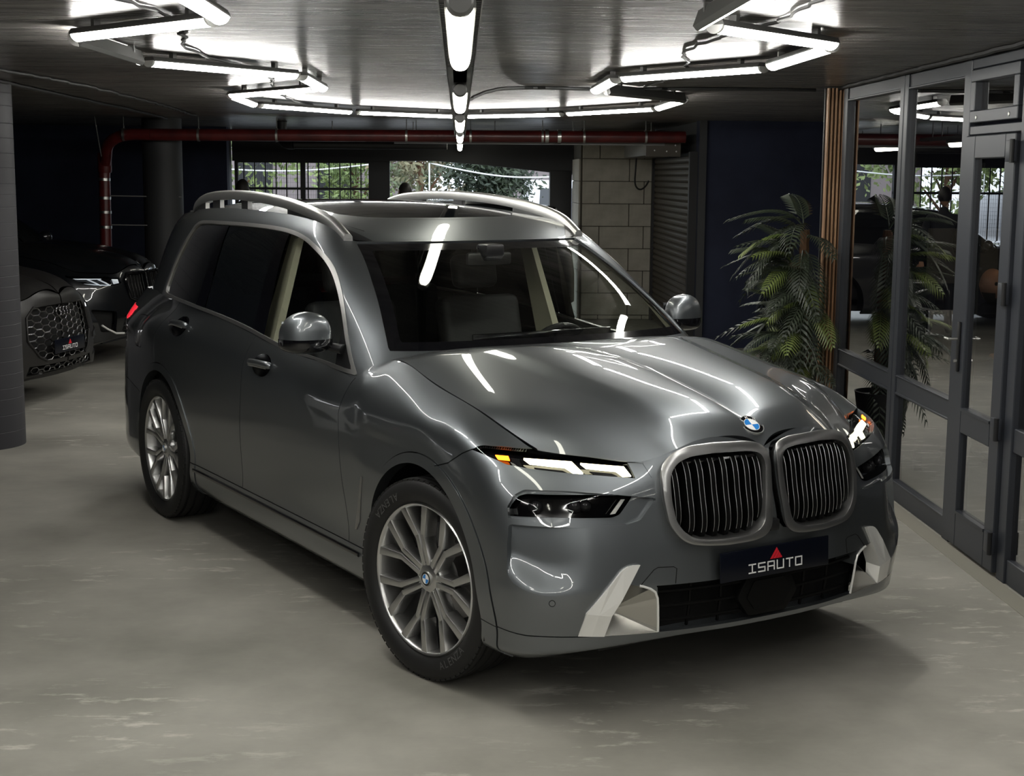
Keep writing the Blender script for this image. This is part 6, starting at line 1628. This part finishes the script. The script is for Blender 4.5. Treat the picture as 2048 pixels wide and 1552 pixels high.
leafy('light_green_tree', (-2.6, 36, 0), 'light green tree farther back, beside the post of the barred gate', 3.4, 1.0, (.08, .12, .03), (.24, .30, .10), 2600, seed=7, base=.1)
leafy('pine_tree', (-.9, 31.5, 0), 'reddish green conifer in the open half of the gateway', 4.2, 1.5, (.06, .085, .035), (.20, .15, .08), 9000, seed=3, size=.09, base=.1)
leafy('dark_bush', (.40, 26.0, 0), 'dark green bush at the right of the gateway view', 2.35, .62, (.010, .018, .008), (.035, .05, .02), 9000, seed=4, cat='bush', size=.075, base=.05)
leafy('hedge_tree', (-11.5, 33, 0), 'broad green tree far to the left outside the gateway', 4.5, 2.6, (.08, .13, .03), (.26, .34, .10), 6000, seed=5, base=.05)
leafy('hedge_tree', (9.5, 34, 0), 'broad green tree far to the right outside the gateway', 4.5, 2.4, (.08, .13, .03), (.26, .34, .10), 3000, seed=6, base=.05)
# white van and a dark parked car outside
vn = empty('white_van', (2.20, 28.2, -.02), math.radians(-90), 'white van parked outside at the right edge of the gateway', 'van')
prof = [(1.1, .35), (1.1, .85), (.85, 1.05), (.25, 1.75), (-.05, 1.86), (-3.2, 1.86), (-3.35, 1.7), (-3.35, .35)]
MB().prism([(x, -.85, z) for x, z in prof], (0, 1.7, 0)).build('van_body', mat('van_white', (.75, .76, .76), .25, coat=.5), vn, bevel=.06, seg=3)
MB().prism([(.80, -.72, 1.10), (.30, -.66, 1.70), (.30, .66, 1.70), (.80, .72, 1.10)], (.012, 0, .01)).build('windscreen', M_PRIV, vn)
for x in (.35, -2.4):
    for s in (-1, 1): MB().lathe([(0, .1), (.2, .1), (.32, .09), (.34, .05), (.34, -.1), (0, -.1)], 24, Matrix.Translation((x, s * .78, .34)) @ Matrix.Rotation(-s * PI / 2, 4, 'X')).build('wheel', M_RUBBER, vn, smooth=True)
oc = empty('dark_hatchback', (-4.35, 24.2, -.02), math.radians(-20), 'dark car with a bright roof line parked outside the barred gate', 'car')
prof = [(1.9, .3), (1.95, .75), (.95, .98), (.25, 1.66), (-.2, 1.79), (-1.5, 1.79), (-2.1, 1.25), (-2.15, .3)]
MB().prism([(x, -.88, z) for x, z in prof], (0, 1.76, 0)).build('car_body', M_BLKGLOSS, oc, bevel=.10, seg=4)
MB().prism([(.12, -.90, 1.12), (-.05, -.90, 1.60), (-1.35, -.90, 1.60), (-1.75, -.90, 1.15)], (0, 1.80, 0)).build('side_window', M_PRIV, oc)
for x in (1.2, -1.4):
    for s in (-1, 1): MB().lathe([(0, .1), (.2, .1), (.30, .09), (.32, .05), (.32, -.1), (0, -.1)], 24, Matrix.Translation((x, s * .82, .32)) @ Matrix.Rotation(-s * PI / 2, 4, 'X')).build('wheel', M_RUBBER, oc, smooth=True)
# sagging white lines across the yard
for pts, l in (([(-4.6, 27, 2.02), (-3.0, 27, 1.985), (-1.5, 27, 2.13)], 'white line sagging across the yard behind the barred gate'), ([(-.5, 24, 2.12), (.2, 24, 1.98), (.9, 24, 1.90), (1.7, 24, 1.915)], 'white line sagging across the open half of the gateway')):
    e = pts[0]; f = pts[-1]; o = MB().tube([(e[0], e[1], -.03)] + [tuple(p) for p in curve(pts, 24)] + [(f[0], f[1], -.03)], .012, 6).build('sagging_line', M_WHITEP, None, smooth=True); tag(o, l, 'line')
